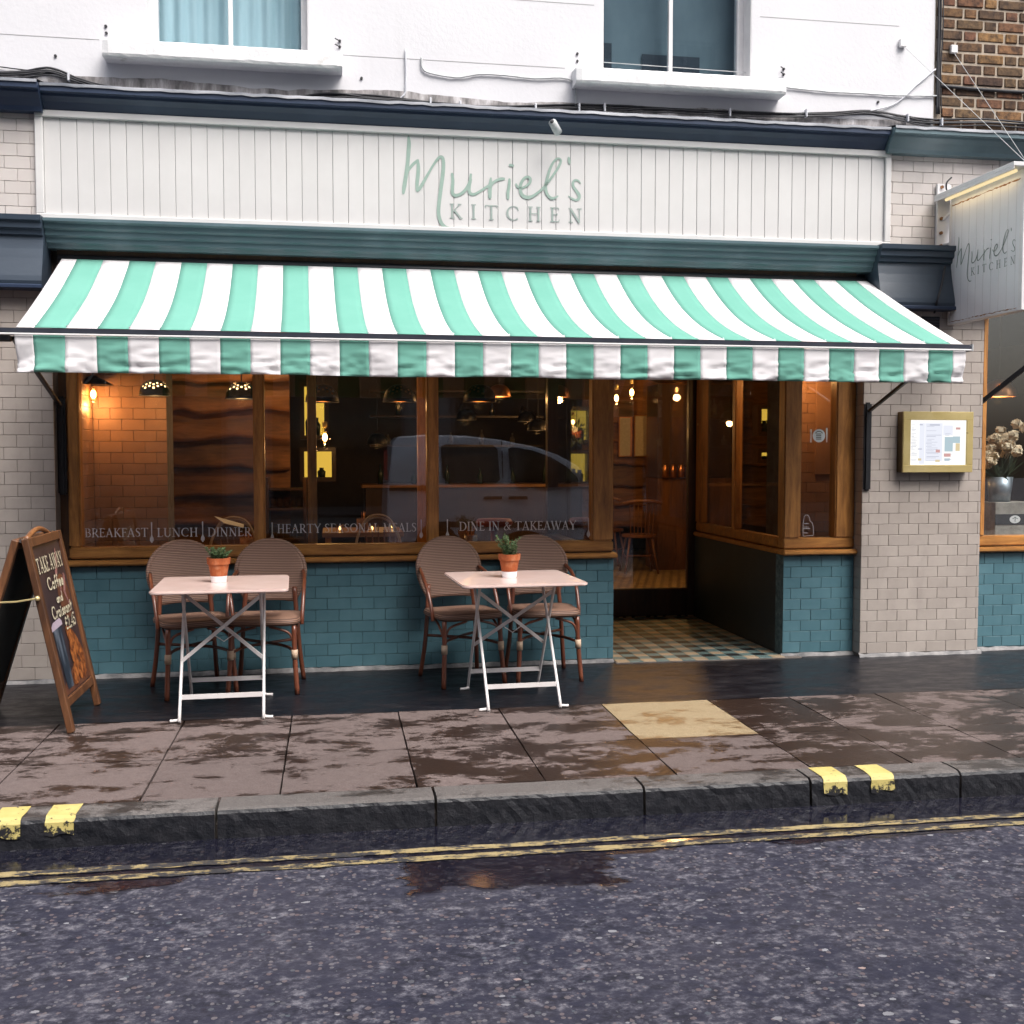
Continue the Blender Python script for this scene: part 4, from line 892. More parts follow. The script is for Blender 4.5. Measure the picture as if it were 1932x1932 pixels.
menu_print('ink_lit', R_); menu_print('blue_lit', [(1130, 1290, 650, 915), (1290, 1430, 640, 760), (1130, 1240, 1040, 1080)])
menu_print('red_lit', [(1120, 1250, 950, 1010), (960, 1040, 880, 935), (1345, 1430, 475, 515)]); menu_print('gold_lit', [(1345, 1425, 765, 905), (955, 1040, 1065, 1105), (620, 680, 1040, 1080)])
# vent grille
vg = thing('vent_grille', 'small black slatted vent on the pillar below the sign', 'vent', (4.15, PY, 2.35))
a, b = px(1738, 597, y=PY), px(1772, 613, y=PY); ob('frame', MB().box(a.x, b.x, PY - .006, PY - .001, b.z - .03, a.z), 'black_metal', vg)
for i in range(4): z = b.z - .022 + i * (a.z - b.z + .03) / 4.4; ob('slat', MB().box(a.x + .006, b.x - .006, PY - .013, PY - .0065, z, z + .009), 'dark_alu', vg)
solo('flex_cable', MB().tube(bez([px(1783, 503, y=-.16), px(1776, 540, y=-.19), px(1768, 568, y=-.215), px(1763, 590, y=-.13)], 8), .008, 7), 'cable_black', 'black cable hanging down over the corbel beside the sign', 'cable', tuple(px(1763, 590, y=-.12)), smooth=True)
# ------------------------------------------------------------------ cables along the upper wall
def cable(pts, r, mat, label, y=WY - .012, grp=None):
    P = [px(u, v, y=y) for u, v in pts]; rr = random.Random(len(pts)); Q = bez(P, 8)
    m = MB().tube([q + Vector((0, rr.uniform(-.002, .002), 0)) for q in Q], r, 6)
    return solo('cable', m, mat, label, 'cable', tuple(Q[0]), grp, smooth=True)
base_run = [(-40, 142), (40, 140), (95, 135), (150, 152), (200, 168), (300, 183), (420, 190), (520, 188), (620, 179), (700, 184), (780, 190), (860, 200), (960, 206), (1060, 204), (1160, 205), (1230, 205), (1330, 212), (1440, 216), (1560, 214), (1640, 212), (1700, 222), (1760, 232), (1860, 232), (1960, 236)]
for k in range(4):
    rr = random.Random(30 + k); cable([(u, v + k * 3 - 4 + rr.uniform(-3, 3)) for u, v in base_run], .007 - .0008 * k, 'cable_black', 'black cable in the bundle running above the cornice', WY - .012 - .006 * k, 'bundle of black cables above the cornice')
cable([(-30, 122), (30, 130), (90, 136)], .004, 'cable_black', 'thin dark cable joining the bundle from the left edge of the wall')
cable([(-30, 186), (20, 162), (70, 142), (110, 137)], .006, 'cable_black', 'thick dark cable rising from behind the cornice into the bundle')
cable([(765, 92), (766, 150), (764, 175), (755, 186)], .006, 'cable_white', 'short white painted cable dropping straight into the black bundle')
cable([(795, 108), (797, 128), (812, 138), (862, 146), (905, 140), (950, 142), (1010, 148), (1060, 147), (1083, 158), (1086, 200)], .006, 'pipe_grey', 'wavy grey cable leading to the end of the right sill')
cable([(1483, 165), (1560, 173), (1620, 176), (1690, 180), (1768, 181)], .006, 'pipe_grey', 'grey cable running from the right sill to the brick wall')
cable([(1640, 210), (1690, 195), (1730, 160), (1766, 130)], .005, 'cable_white', 'white cable curving up from the bundle to the brick corner')
cable([(1775, 162), (1840, 168), (1900, 172), (1960, 176)], .012, 'cable_black', 'thick black cable across the brick wall')
for k, u in enumerate((1772, 1776, 1780)):
    solo('cable', MB().tube(bez([px(u, -40, y=WY - .012 - .004 * k), px(u - 1, 60, y=WY - .014), px(u - 3 - k, 130, y=WY - .013), px(u - 4, 215, y=WY - .012)], 6), .009 - .002 * k, 6), 'cable_black', 'black cable running down the joint between render and brick', 'cable', tuple(px(u, 215, y=WY)), 'cables down the brick corner', smooth=True)
for u in (130, 288, 440, 812, 868, 1010, 1092, 1140, 1376, 1520, 1711, 1775):
    v = 0
    for (a, b), (c_, d_) in zip(base_run, base_run[1:]):
        if a <= u <= c_: v = b + (d_ - b) * (u - a) / (c_ - a)
    p = px(u, v, y=WY - .02); solo('cable_clip', MB().box(p.x - .006, p.x + .006, WY - .044, WY - .004, p.z - .026, p.z + .03), 'cable_white', 'small white clip holding the black cable bundle', 'clip', (p.x, WY - .02, p.z - .02), 'white cable clips', bevel=.003)
for i, (u, v) in enumerate(((200, 50), (201, 63), (1089, 102), (1089, 116), (641, 78), (641, 89), (1478, 131), (1478, 141), (105, 106), (682, 148), (1656, 193))):
    p = px(u, v, y=WY); m = MB().tube([(p.x, WY + .002, p.z), (p.x, WY - .010, p.z)], .009, 8)
    if 4 <= i < 8: m.tube([(p.x, WY - .008, p.z), (p.x - .03, WY - .03, p.z + .006)], .004, 6)
    solo('wall_bolt', m, 'hole', 'small dark bolt head left in the white render', 'bolt', (p.x, WY, p.z), 'bolts in the render')

# ------------------------------------------------------------------ sandwich board
sbd = thing('sandwich_board', 'wooden sandwich board with a dark takeaway coffee poster', 'sandwich board', (-1.62, -1.08, 0))
YN, YFR = -1.425, -.745
def panel(xb, xt, sign, zt, print_):
    p0 = Vector((xb, YN, 0)); up = Vector((xt - xb, 0, zt)).normalized(); nrm = Vector((sign, 0, 0)); nrm = (nrm - up * nrm.dot(up)).normalized(); L_ = Vector((xt - xb, 0, zt)).length
    P = lambda y, s, h=0: Vector((xb, y, 0)) + up * s + nrm * h
    pn = ob('panel', MB().bar(P((YN + YFR) / 2, .17, -.004), P((YN + YFR) / 2, L_ - .05, -.004), YFR - YN - .06, .010, nrm), 'poster' if print_ else 'rubber', sbd)
    for y in (YN + .024, YFR - .024): ob('rail', MB().bar(P(y, 0.002), P(y, L_), .048, .034, nrm), 'board_wood', pn, bevel=.004)
    ob('rail', MB().bar(P(YN + .05, L_ - .025), P(YFR - .05, L_ - .025), .032, .05, up), 'board_wood', pn, bevel=.004)
    ob('rail', MB().bar(P(YN + .05, .15), P(YFR - .05, .15), .028, .045, up), 'board_wood', pn, bevel=.004)
    return pn, P, L_
pR, PP, LL = panel(-1.345, -1.548, 1, 1.005, True); pLf, PQ, _ = panel(-1.90, -1.592, -1, 1.0, False)
ob('hinge', MB().tube([(-1.57, YN + .02, .995), (-1.57, YN + .09, .995)], .010, 8).tube([(-1.57, YFR - .09, .995), (-1.57, YFR - .02, .995)], .010, 8), 'steel', sbd)
k = .70 * LL; a_ = PP(YN - .012, k); b_ = PQ(YN - .012, k)
ob('stay', MB().tube([a_, (a_ + b_) / 2 + Vector((0, 0, -.006)), b_], .005, 6).ball(a_, .013).ball(b_, .013), 'brass', sbd)
ob('handle_arch', MB().tube(bez([(-1.57, -1.30, .995), (-1.57, -1.18, 1.025), (-1.57, -1.08, 1.035), (-1.57, -.98, 1.025), (-1.57, -.86, .995)], 5), .014, 8), 'chair_wood', sbd, smooth=True)
PW = YFR - YN - .10; pl_ = lambda x, y, h: PP(YN + .05 + x * PW, .18 + y * (LL - .24), .0025 + h)   # poster coordinates 0..1, y up
def pprint(mat, polys=(), strokes=(), base=.0):
    m = MB()
    for i, p in enumerate(polys): m.add([pl_(x, y, base + .0003 * i) for x, y in p], [tuple(range(len(p)))])
    ribbon(m, strokes, lambda x, y, h: pl_(x, y, h + base), 1)
    ob('poster_print', m, mat, pR)
def ell(cx, cy, rx, ry, n=22, rot=0): return [(cx + rx * math.cos(a) * math.cos(rot) - ry * math.sin(a) * math.sin(rot), cy + rx * math.cos(a) * math.sin(rot) + ry * math.sin(a) * math.cos(rot)) for a in [2 * math.pi * i / n for i in range(n)]]
pprint('poster_brown', [[(0, .0), (1, .0), (1, .22), (.55, .16), (0, .05)], ell(.75, .62, .2, .16)], base=.0006)
pprint('steam', [], [[(.62, .60, .02), (.68, .68, .06), (.6, .76, .05), (.72, .86, .07), (.78, .95, .03)], [(.85, .55, .03), (.78, .65, .06), (.88, .75, .06)]], base=.0016)
pprint('poster_cup', [[(.10, .44), (.40, .45), (.36, .03), (.16, .03)], ], base=.0022)
pprint('poster_lid', [[(.06, .435), (.44, .450), (.44, .475), (.38, .50), (.14, .49), (.06, .465)]], base=.0030)
pprint('croissant', [ell(.72, .29, .24, .08, rot=-.5), ell(.60, .23, .10, .10), ell(.84, .19, .12, .07, rot=-.9), ell(.55, .10, .16, .07, rot=.3), ell(.76, .08, .15, .06)], base=.0022)
def ptext(s, x0, x1, y, h, tr=.05):
    st, wd = text_strokes(s, tr); k = (x1 - x0) / wd
    return [[(x0 + a * k, y + b * h, c * (k * .9 + h * .3)) for a, b, c in q] for q in st]
pprint('poster_text', [], ptext('TAKE AWAY', .06, .94, .83, .10) + ptext('Coffee', .26, .80, .70, .085) + ptext('and', .42, .66, .60, .06) + ptext('Croissant', .18, .90, .505, .085) + ptext('£2.45', .52, .92, .40, .085), base=.0036)
# ------------------------------------------------------------------ folding tables
def make_table(name, label, loc, rz):
    t = thing(name, label, 'table', loc, rz, 'folding bistro tables'); H, a, r_ = .715, .36, .045
    pts = []
    for cx, cy, s0 in ((a - r_, a - r_, 0), (-a + r_, a - r_, 90), (-a + r_, -a + r_, 180), (a - r_, -a + r_, 270)):
        for q in range(0, 91, 15): pts.append((cx + r_ * math.cos(R(s0 + q)), cy + r_ * math.sin(R(s0 + q)), H - .018))
    ob('table_top', MB().poly(pts, .018, (0, 0, 1)), 'table_pink', t, bevel=.005, bseg=2, local=True)
    L_ = .22
    def frame(yb, yt, x):                                            # two legs, lower bar, feet
        fr = ob('leg_frame', MB().bar((-x, yt, H - .024), (x, yt, H - .024), .02, .012), 'table_leg', t, local=True)
        for s in (-1, 1):
            sy = 1 if yb > 0 else -1
            ob('leg', MB().tube(bez([(s * x, yt, H - .022), (s * x, yb * .93, .06), (s * x + s * .002, yb * .96, .016), (s * x + s * .03, yb * .97, .008), (s * x + s * .05, yb * .97, .008)], 4), .0085, 8), 'table_leg', fr, local=True, smooth=True)
        d = Vector((0, yb * .93 - yt, .06 - H + .022)); pt = Vector((0, yt, H - .022)) + d * .90
        ob('crossbar', MB().bar((-x, pt.y, pt.z), (x, pt.y, pt.z), .006, .026), 'table_leg', fr, local=True)
        return fr, Vector((0, yt, H - .022)), d
    fr, q0, d = frame(-.28, .13, L_); frame(.30, -.15, L_ - .012)
    A = q0 + d * .08; B = q0 + d * .62; off = Vector((0, -.004, 0))
    ob('brace', MB().bar(A + Vector((-L_, 0, 0)), B + Vector((L_, 0, 0)), .020, .005, (0, 1, .3)), 'table_leg', fr, local=True)
    ob('brace', MB().bar(A + Vector((L_, 0, 0)) + off * 2, B + Vector((-L_, 0, 0)) + off * 2, .020, .005, (0, 1, .3)), 'table_leg', fr, local=True)
    c = (A + B) / 2
    ob('brace_hook', MB().tube([c + Vector((-.05, -.01, -.05)), c + Vector((0, -.012, -.085)), c + Vector((.05, -.01, -.05))], .003, 6), 'table_leg', fr, local=True)
    return t
make_table('folding_table', 'pinkish white folding table nearer the sandwich board', (-.615, -.985, .0), R(2))
make_table('folding_table', 'pinkish white folding table nearer the doorway', (1.035, -.975, .0), R(183))
# ------------------------------------------------------------------ rattan chairs (face -y in their own frame)
def make_chair():
    t = thing('rattan_chair', '', 'chair', (0, 0, 0), 0, 'woven rattan chairs')
    # seat: rounded cushion-like woven pad
    m = MB(); n = 28; rings = []
    def outline(k, s): 
        a = 2 * math.pi * k / n; ca, sa = math.cos(a), math.sin(a); e = .38
        return (s * .215 * (abs(ca) ** e) * (1 if ca > 0 else -1), s * .205 * (abs(sa) ** e) * (1 if sa > 0 else -1) - .0)
    vs = []
    for s, z in ((.9, .408), (1.0, .418), (1.01, .436), (.97, .452), (.7, .456), (.3, .452)): vs += [(*outline(k, s), z) for k in range(n)]
    fs = [(r_ * n + k, r_ * n + (k + 1) % n, (r_ + 1) * n + (k + 1) % n, (r_ + 1) * n + k) for r_ in range(5) for k in range(n)] + [tuple(range(n - 1, -1, -1)), tuple(5 * n + k for k in range(n))]
    ob('seat', MB().add(vs, fs), 'rattan', t, smooth=True, local=True)
    # back: balloon outline, curved round the sitter
    def half(z):                                                     # half width at height z
        if z > .70: return .215 * math.sqrt(max(0, 1 - ((z - .70) / .192) ** 2)) if z < .892 else 0
        return .145 + (.215 - .145) * math.sin((z - .505) / .195 * math.pi / 2)
    NZ, NX = 22, 16; vs = []
    for off in (0, .022):
        for j in range(NZ + 1):
            z = .505 + (.8915 - .505) * math.sin(j / NZ * math.pi / 2) ** 1.0
            for i in range(NX + 1):
                u = i / NX * 2 - 1; x = u * half(z); y = .215 + (z - .505) * .16 - .38 * x * x - .0 + off
                vs.append((x, y, z + .01 * (1 - u * u) * (1 if j == 0 else 0)))
    W_ = NX + 1; S_ = (NZ + 1) * W_; fs = []
    for j in range(NZ):
        for i in range(NX): fs += [(j * W_ + i, j * W_ + i + 1, (j + 1) * W_ + i + 1, (j + 1) * W_ + i), (S_ + j * W_ + i, S_ + (j + 1) * W_ + i, S_ + (j + 1) * W_ + i + 1, S_ + j * W_ + i + 1)]
        for i in (0, NX): fs.append((j * W_ + i, (j + 1) * W_ + i, S_ + (j + 1) * W_ + i, S_ + j * W_ + i))
    for i in range(NX): fs += [(i, S_ + i, S_ + i + 1, i + 1)]
    ob('backrest', MB().add(vs, fs), 'rattan', t, smooth=True, local=True)
    rim = []
    for j in range(-NZ, NZ + 1):
        q = 1 - abs(j) / NZ; z = .505 + .3865 * math.sin(q * math.pi / 2); x = (1 if j > 0 else -1) * half(z) if j else 0
        rim.append((x, .226 + (z - .505) * .16 - .38 * x * x, z))
    ob('back_rim', MB().tube(rim, .0135, 8), 'rattan', t, smooth=True, local=True)
    for s in (-1, 1):
        ob('arm', MB().tube(bez([(s * .205, .225, .70), (s * .222, .12, .66), (s * .226, .02, .58), (s * .224, -.05, .46), (s * .222, -.06, .40)], 6), .012, 8), 'cane', t, smooth=True, local=True)
        lg = ob('leg', MB().tube(bez([(s * .185, -.165, .41), (s * .19, -.175, .22), (s * .205, -.20, .0)], 5), [.015] * 10 + [.0145], 10), 'cane', t, smooth=True, local=True)
        ob('binding', MB().tube([(s * .1885, -.173, .265), (s * .190, -.1755, .21)], .0195, 10), 'cane_wrap', lg, smooth=True, local=True)
        ob('leg', MB().tube(bez([(s * .15, .215, .60), (s * .165, .20, .41), (s * .18, .21, .2), (s * .20, .245, .0)], 5), .0145, 10), 'cane', t, smooth=True, local=True)
        ob('stretcher', MB().tube(bez([(s * .19, -.172, .25), (s * .10, 0, .262), (-s * .17, .205, .27)], 5), .0095, 8), 'cane', t, smooth=True, local=True)
        ob('curved_brace', MB().tube(bez([(s * .185, -.17, .30), (s * .15, -.172, .37), (s * .04, -.175, .405)], 5), .008, 8), 'cane', t, smooth=True, local=True)
        ob('curved_brace', MB().tube(bez([(s * .187, -.17, .30), (s * .19, -.08, .375), (s * .185, 0, .40)], 5), .008, 8), 'cane', t, smooth=True, local=True)
    return t
ch0 = make_chair()
CH = [((-.845, -.47), 20, 'woven brown rattan chair beside the sandwich board, left of the small herb pot'), ((-.415, -.46), -4, 'woven brown rattan chair between the two tables, behind the table with the short herb'),
      ((.80, -.43), 15, 'woven brown rattan chair between the two tables, behind the table with the tall rosemary'), ((1.325, -.40), 2, 'woven brown rattan chair next to the doorway')]
for i, ((x, y), a, lb) in enumerate(CH):
    c = ch0 if i == 0 else copy_tree(ch0); c.location = (x, y, 0); c.rotation_euler = (0, 0, R(a)); c['label'] = lb
# ------------------------------------------------------------------ herb pots
def pot(label, loc, sprigs, hmin, hmax, seed, lean):
    t = thing('herb_pot', label, 'potted herb', loc, 0, 'herb pots on the tables'); rr = random.Random(seed); z = .0
    ob('pot', MB().lathe([(.0001, 0), (.041, 0), (.0425, .003), (.0455, .036), (.0001, .036)], (0, 0, 0), 28), 'pot_white', t, smooth=False, local=True)
    ob('pot_body', MB().lathe([(.0456, .0362), (.057, .103), (.0635, .103), (.066, .138), (.060, .138), (.057, .118), (.0001, .118)], (0, 0, 0), 28), 'terracotta', t, local=True)
    ob('soil', MB().lathe([(.0001, .1185), (.0575, .122)], (0, 0, 0), 20), 'soil', t, local=True)
    ms, ml = MB(), MB()
    for i in range(sprigs):
        a = rr.uniform(0, 6.28); q = rr.uniform(0, .035); h = rr.uniform(hmin, hmax); l1 = rr.uniform(.005, lean)
        p0 = Vector((q * math.cos(a), q * math.sin(a), .118)); b = a + rr.uniform(-.7, .7)
        pts = bez([p0, p0 + Vector((l1 * .3 * math.cos(b), l1 * .3 * math.sin(b), h * .5)), p0 + Vector((l1 * math.cos(b), l1 * math.sin(b), h))], 8)
        ms.tube(pts, [.0016 * (1 - .6 * k / len(pts)) for k in range(len(pts))], 5)
        for k in range(2, len(pts)):
            for _ in range(5):
                f = rr.random(); p = pts[k - 1].lerp(pts[k], f); d = Vector((rr.gauss(0, 1), rr.gauss(0, 1), rr.uniform(.3, 1.3))).normalized()
                ln = rr.uniform(.010, .020); sd_ = d.cross(Vector((rr.gauss(0, 1), rr.gauss(0, 1), rr.gauss(0, 1)))).normalized() * .0013
                ml.add([p - sd_, p + sd_, p + d * ln * .6 + sd_ * 1.1, p + d * ln, p + d * ln * .6 - sd_ * 1.1], [(0, 1, 2, 3, 4)])
    ob('stems', ms, 'rosemary_stem', t, local=True)['kind'] = 'stuff'; ob('leaves', ml, 'rosemary', t, local=True)['kind'] = 'stuff'
    return t
p1 = px(413, 1098, z=.716); p2 = px(961, 1089, z=.716)
pot('terracotta pot dipped in white with a short tuft of herb', (p1.x, p1.y, .7155), 34, .035, .075, 1, .05)
pot('terracotta pot dipped in white with tall rosemary sprigs', (p2.x, p2.y, .7155), 30, .06, .135, 2, .07)

# ================================================================== INSIDE THE RESTAURANT
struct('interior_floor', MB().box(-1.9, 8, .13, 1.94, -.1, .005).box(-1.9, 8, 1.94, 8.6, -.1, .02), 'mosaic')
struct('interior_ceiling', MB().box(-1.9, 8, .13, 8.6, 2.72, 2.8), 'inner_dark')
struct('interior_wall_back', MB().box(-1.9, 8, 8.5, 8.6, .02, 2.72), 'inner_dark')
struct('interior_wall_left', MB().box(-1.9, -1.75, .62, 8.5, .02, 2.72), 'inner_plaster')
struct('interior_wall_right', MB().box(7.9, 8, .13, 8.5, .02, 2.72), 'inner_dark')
# tiled pier inside the left end of the window
ip = thing('tiled_pier', 'warmly lit tiled pier inside the left end of the window', 'pier', (-1.45, .6, 0))
ob('core', MB().box(-1.74, -1.146, .628, .95, .02, 2.72).box(-1.74, -1.632, .13, .63, .02, 2.72), 'grout_dark', ip)
tile_wall(ip, -1.628, -1.14, .76, 2.5, .62, 'inner_tile', off=.04, seed=31)
tile_wall(ip, .13, .612, .76, 2.5, -1.626, 'inner_tile', '+x', off=.03, seed=32)
ip2 = thing('tiled_pier', 'orange lit tiled pier seen behind the round sticker', 'pier', (3.9, .7, 0))
ob('core', MB().box(3.455, 4.55, .708, 1.1, .02, 2.72), 'grout_dark', ip2); tile_wall(ip2, 3.45, 4.55, .76, 2.5, .70, 'inner_tile', off=.06, seed=33)
ob('plaster_panel', MB().box(3.68, 4.5, .680, .6985, 1.28, 2.4), 'inner_tile', ip2, bevel=.004)
# waney-edged wooden cladding
def cladding(label, x0, x1, y, z0, z1, n, seed):
    t = thing('wood_cladding', label, 'wall cladding', ((x0 + x1) / 2, y, z0)); h = (z1 - z0) / n
    ob('backing', MB().box(x0, x1, y + .02, y + .06, z0, z1), 'inner_dark', t)
    for r_ in range(n):
        m = MB(); K = 60; vs = []; rr = random.Random(seed * 50 + r_); ph = rr.uniform(0, 9)
        for i in range(K + 1):
            x = x0 + (x1 - x0) * i / K; wv = .055 * noise.noise((x * 1.9 + ph, r_, seed)) + .022 * noise.noise((x * 6, r_, seed + 3))
            bl = .045 * noise.noise((x * 2.3 + ph, r_ * 3, 1))
            zb = z0 + r_ * h - .02 + wv; zt = z0 + (r_ + 1) * h + .03
            vs += [(x, y + .016, zt), (x, y - .075 + bl, zb + .04), (x, y - .085 + bl, zb), (x, y - .006, zb + .003)]
        m.add(vs, [(4 * i + k, 4 * i + 4 + k, 4 * i + 5 + k, 4 * i + 1 + k) for i in range(K) for k in range(3)])
        ob('board', m, 'clad', t, smooth=True)
    return t
cladding('wavy edged wooden wall boards seen through the left pane', -1.74, px(548, 900, y=3.6).x, 3.6, .5, 2.7, 8, 1)
cladding('wavy edged wooden wall boards seen through the doorway', 3.2, 6.2, 6.6, .5, 2.7, 8, 2)
# posts
for i, (u, y, wd) in enumerate(((589, .34, .062), (800, 3.4, .12))):
    p = px(u, 900, y=y); solo('wooden_post', MB().box(p.x - wd / 2, p.x + wd / 2, y, y + wd, .02 if i else .005, 2.72), 'wood_z', ('square wooden post standing just inside the middle pane', 'square wooden post deep in the room behind the van reflection')[i], 'post', (p.x, y, .02), bevel=.005)
# backlit niches
def niche(label, u0, u1, v0, v1, y):
    a, b = px(u0, v0, y=y), px(u1, v1, y=y); t = thing('display_niche', label, 'niche', ((a.x + b.x) / 2, y, b.z), 0, 'backlit niches')
    ob('lit_panel', MB().box(a.x, b.x, y + .03, y + .04, b.z, a.z), 'niche_glow', t)
    f = .05; ob('frame', MB().box(a.x - f, a.x, y - .12, y + .05, b.z - f, a.z + f).box(b.x, b.x + f, y - .12, y + .05, b.z - f, a.z + f).box(a.x, b.x, y - .12, y + .05, b.z - f, b.z).box(a.x, b.x, y - .12, y + .05, a.z, a.z + f), 'wood_dark', t)
    rr = random.Random(int(u0)); 
    for k in range(2):
        x = a.x + (b.x - a.x) * (.3 + .4 * k) + rr.uniform(-.03, .03); h = (a.z - b.z) * rr.uniform(.3, .6)
        ob('jar', MB().lathe([(.0001, 0), (.045, 0), (.05, h * .6), (.025, h * .8), (.028, h)], (x, y - .03, b.z), 12), 'bottle', t, smooth=True)
    return t
niche('tall yellow backlit niche behind the inner wooden post, upper one', 574, 612, 730, 822, 6.0)
niche('yellow backlit niche behind the inner wooden post, below the tall one', 574, 626, 852, 900, 6.0)
niche('yellow backlit niche beside the door jamb with a hanging plant before it', 1066, 1106, 775, 830, 6.2)
niche('yellow backlit niche beside the door jamb with dishes, below the hanging plant', 1066, 1104, 856, 908, 6.2)
niche('narrow yellow backlit niche seen through the bay beside the door', 1430, 1452, 772, 815, 5.2)
niche('small low yellow backlit niche seen through the bay beside the door', 1430, 1452, 854, 866, 5.2)
# lamps
def bulb_lamp(label, u, v, y, r_=.03, power=6, grp='bare bulbs inside', shade=None, hang=2.72):
    c = px(u, v, y=y); t = thing('bulb_lamp', label, 'lamp', tuple(c), 0, grp)
    ob('filament', MB().ball(c + Vector((0, 0, .004)), r_ * .50, 10, 8, 0, 1.6), 'bulb', t, smooth=True)
    ob('bulb', MB().lathe([(.0005, -r_ * 1.5), (r_ * .7, -r_ * 1.2), (r_ * 1.05, -r_ * .2), (r_ * .8, r_ * 1.0), (r_ * .45, r_ * 1.8), (r_ * .45, r_ * 2.2)], c, 14), 'bulb_glass', t, smooth=True)
    ob('socket', MB().lathe([(.0005, r_ * 3.4), (r_ * .5, r_ * 3.3), (r_ * .5, r_ * 2.2), (.0005, r_ * 2.1)], c, 12), 'brass', t, smooth=True)
    ob('cord', MB().tube([c + Vector((0, 0, r_ * 3.3)), (c.x, c.y, hang)], .004, 6), 'cable_black', t)
    if shade: ob('shade', MB().lathe([(.02, r_ * 3.6), (.03, r_ * 3.4), (shade, r_ * 1.9), (shade, r_ * 1.8), (.03, r_ * 3.1)], c, 20), 'lamp_dark', t, smooth=True)
    lamp_light(t, c + Vector((0, -.0, -r_ * 2.2)), power); return t
bulb_lamp('glowing bulb under a dark conical shade by the tiled pier', 176, 745, .46, .036, 3.4, shade=.13)
bulb_lamp('glowing bare bulb hanging beside the inner wooden post', 613, 826, 3.0, .045, 7)
bulb_lamp('glowing bare bulb just inside the door jamb, lower of the pair', 1163, 752, 3.6, .042, 6)
bulb_lamp('glowing bare bulb seen through the door, higher of the pair', 1192, 741, 4.4, .046, 7)
bulb_lamp('small glowing bulb above the hanging plant', 1081, 797, 4.4, .034, 4)
bulb_lamp('bulb hidden behind the awning edge lighting the pier by the round sticker', 1520, 690, .42, .034, 8.0)
bulb_lamp('unseen extra bulb added above the sign in the window with the flowers', 1905, 560, .5, .034, 3.5)  # added unseen bulb, extra light for the flower window
for u, y, pw in ((400, 2.6, 9), (500, 3.2, 8), (1190, 5.9, 14)):
    bulb_lamp('unseen bulb added above the awning line to light the wavy boards', u, 610, y, .04, pw)  # added unseen bulbs, raking light down the wall boards
bulb_lamp('unseen bulb added behind the awning edge to light the mosaic floor beyond the door', 1285, 690, 3.3, .04, 40)  # added unseen bulb, puts a glow on the floor past the door
def dome(label, u, v, y, rad, lit, mat='lamp_dark', perf=True, grp='dome pendant lamps'):
    c = px(u, v, y=y); t = thing('pendant_lamp', label, 'pendant lamp', tuple(c), 0, grp); n = 40; prof = []; h = rad * 1.05
    for i in range(13): a = math.pi / 2 * i / 12; prof.append((max(.012, rad * math.cos(a) ** .8), h * math.sin(a)))
    rr = random.Random(int(u)); holes = {(i, k) for i in range(3, 8) for k in range(n) if (i + k // 2) % 2 == 0 and k % 2 == 0 and rr.random() < .7}
    ob('shade', MB().lathe(prof, c, n, skip=(lambda i, k: (i, k) in holes) if perf else None), mat, t, smooth=True)
    ob('rim', MB().tube([c + Vector((rad * math.cos(2 * math.pi * k / 32), rad * math.sin(2 * math.pi * k / 32), 0)) for k in range(33)], .004, 6), mat, t, smooth=True)
    ob('glow_lining', MB().lathe([(rad * .93, .006), (rad * .78, h * .55), (rad * .3, h * .9)], c, 24), 'lamp_glow' if lit else 'copper', t, smooth=True)
    ob('bulb', MB().ball(c + Vector((0, 0, rad * .35)), rad * .2, 10, 8), 'lamp_glow', t, smooth=True)
    ob('cord', MB().tube([c + Vector((0, 0, h)), (c.x, c.y, 2.72)], .004, 6), 'cable_black', t)
    lamp_light(t, c + Vector((0, 0, -.03)), 2.4 if lit else 1.0); return t
dome('pierced dark dome lamp beside the tiled pier', 292, 746, .33, .10, True); dome('pierced dark dome lamp left of the first window post', 456, 752, .95, .115, True)
dome('pierced dome lamp in front of the inner wooden post', 608, 758, 1.1, .125, False); dome('pierced dome lamp left of the second window post', 754, 758, 1.1, .125, False)
dome('pierced dome lamp beside the little copper lamp', 905, 758, 1.3, .13, False); dome('little copper dome lamp in the right pane', 942, 748, 3.0, .11, True, 'copper', False)
dome('bright dome lamp above the flowers', 1885, 748, .9, .13, True, 'copper', False)
for i, (u, v, y) in enumerate(((712, 838, 5.2), (880, 792, 5.5), (995, 795, 5.8), (1015, 812, 4.6))):
    dome('small hanging lamp far back over the counter, one of a row', u, v, y, .12, True, 'lamp_dark', False, 'row of lamps over the back counter')
# counter, shelves with glassware far back
ct = thing('back_counter', 'dark back counter with metal shelf at the rear of the room', 'counter', (1.6, 6.6, .02))
ob('front', MB().box(.4, 2.9, 6.6, 7.3, .02, 1.02), 'wood_dark', ct); ob('top', MB().box(.35, 2.95, 6.55, 7.35, 1.02, 1.06), 'table_wood', ct, bevel=.005)
for z in (1.55, 1.95, 2.3): ob('shelf', MB().box(.5, 2.9, 7.7, 8.0, z, z + .03), 'wood_dark', ct)
for i in range(16):
    rr = random.Random(i); x = .6 + i * .145; z = (1.0605, 1.5805, 1.9805)[i % 3]; y = 6.95 if i % 3 == 0 else 7.85; h = rr.uniform(.12, .28)
    solo('bottle', MB().lathe([(.0001, 0), (.035, 0), (.037, h * .55), (.014, h * .75), (.014, h), (.0001, h)], (x, y, z), 12), ('bottle', 'jar', 'steel')[i % 3], 'small bottle or jar standing on the dark back counter shelves', 'bottle', (x, y, z), 'bottles and jars at the back', smooth=True)
rk = thing('glass_rack', 'dark slatted rack of glinting glasses beyond the middle pane', 'rack', (.05, 3.3, .02)); a, b = px(505, 1000, y=3.3), px(575, 925, y=3.3)
for x in (a.x, b.x): ob('upright', MB().box(x - .015, x + .015, 3.25, 3.55, .02, b.z + .12), 'wood_dark', rk)
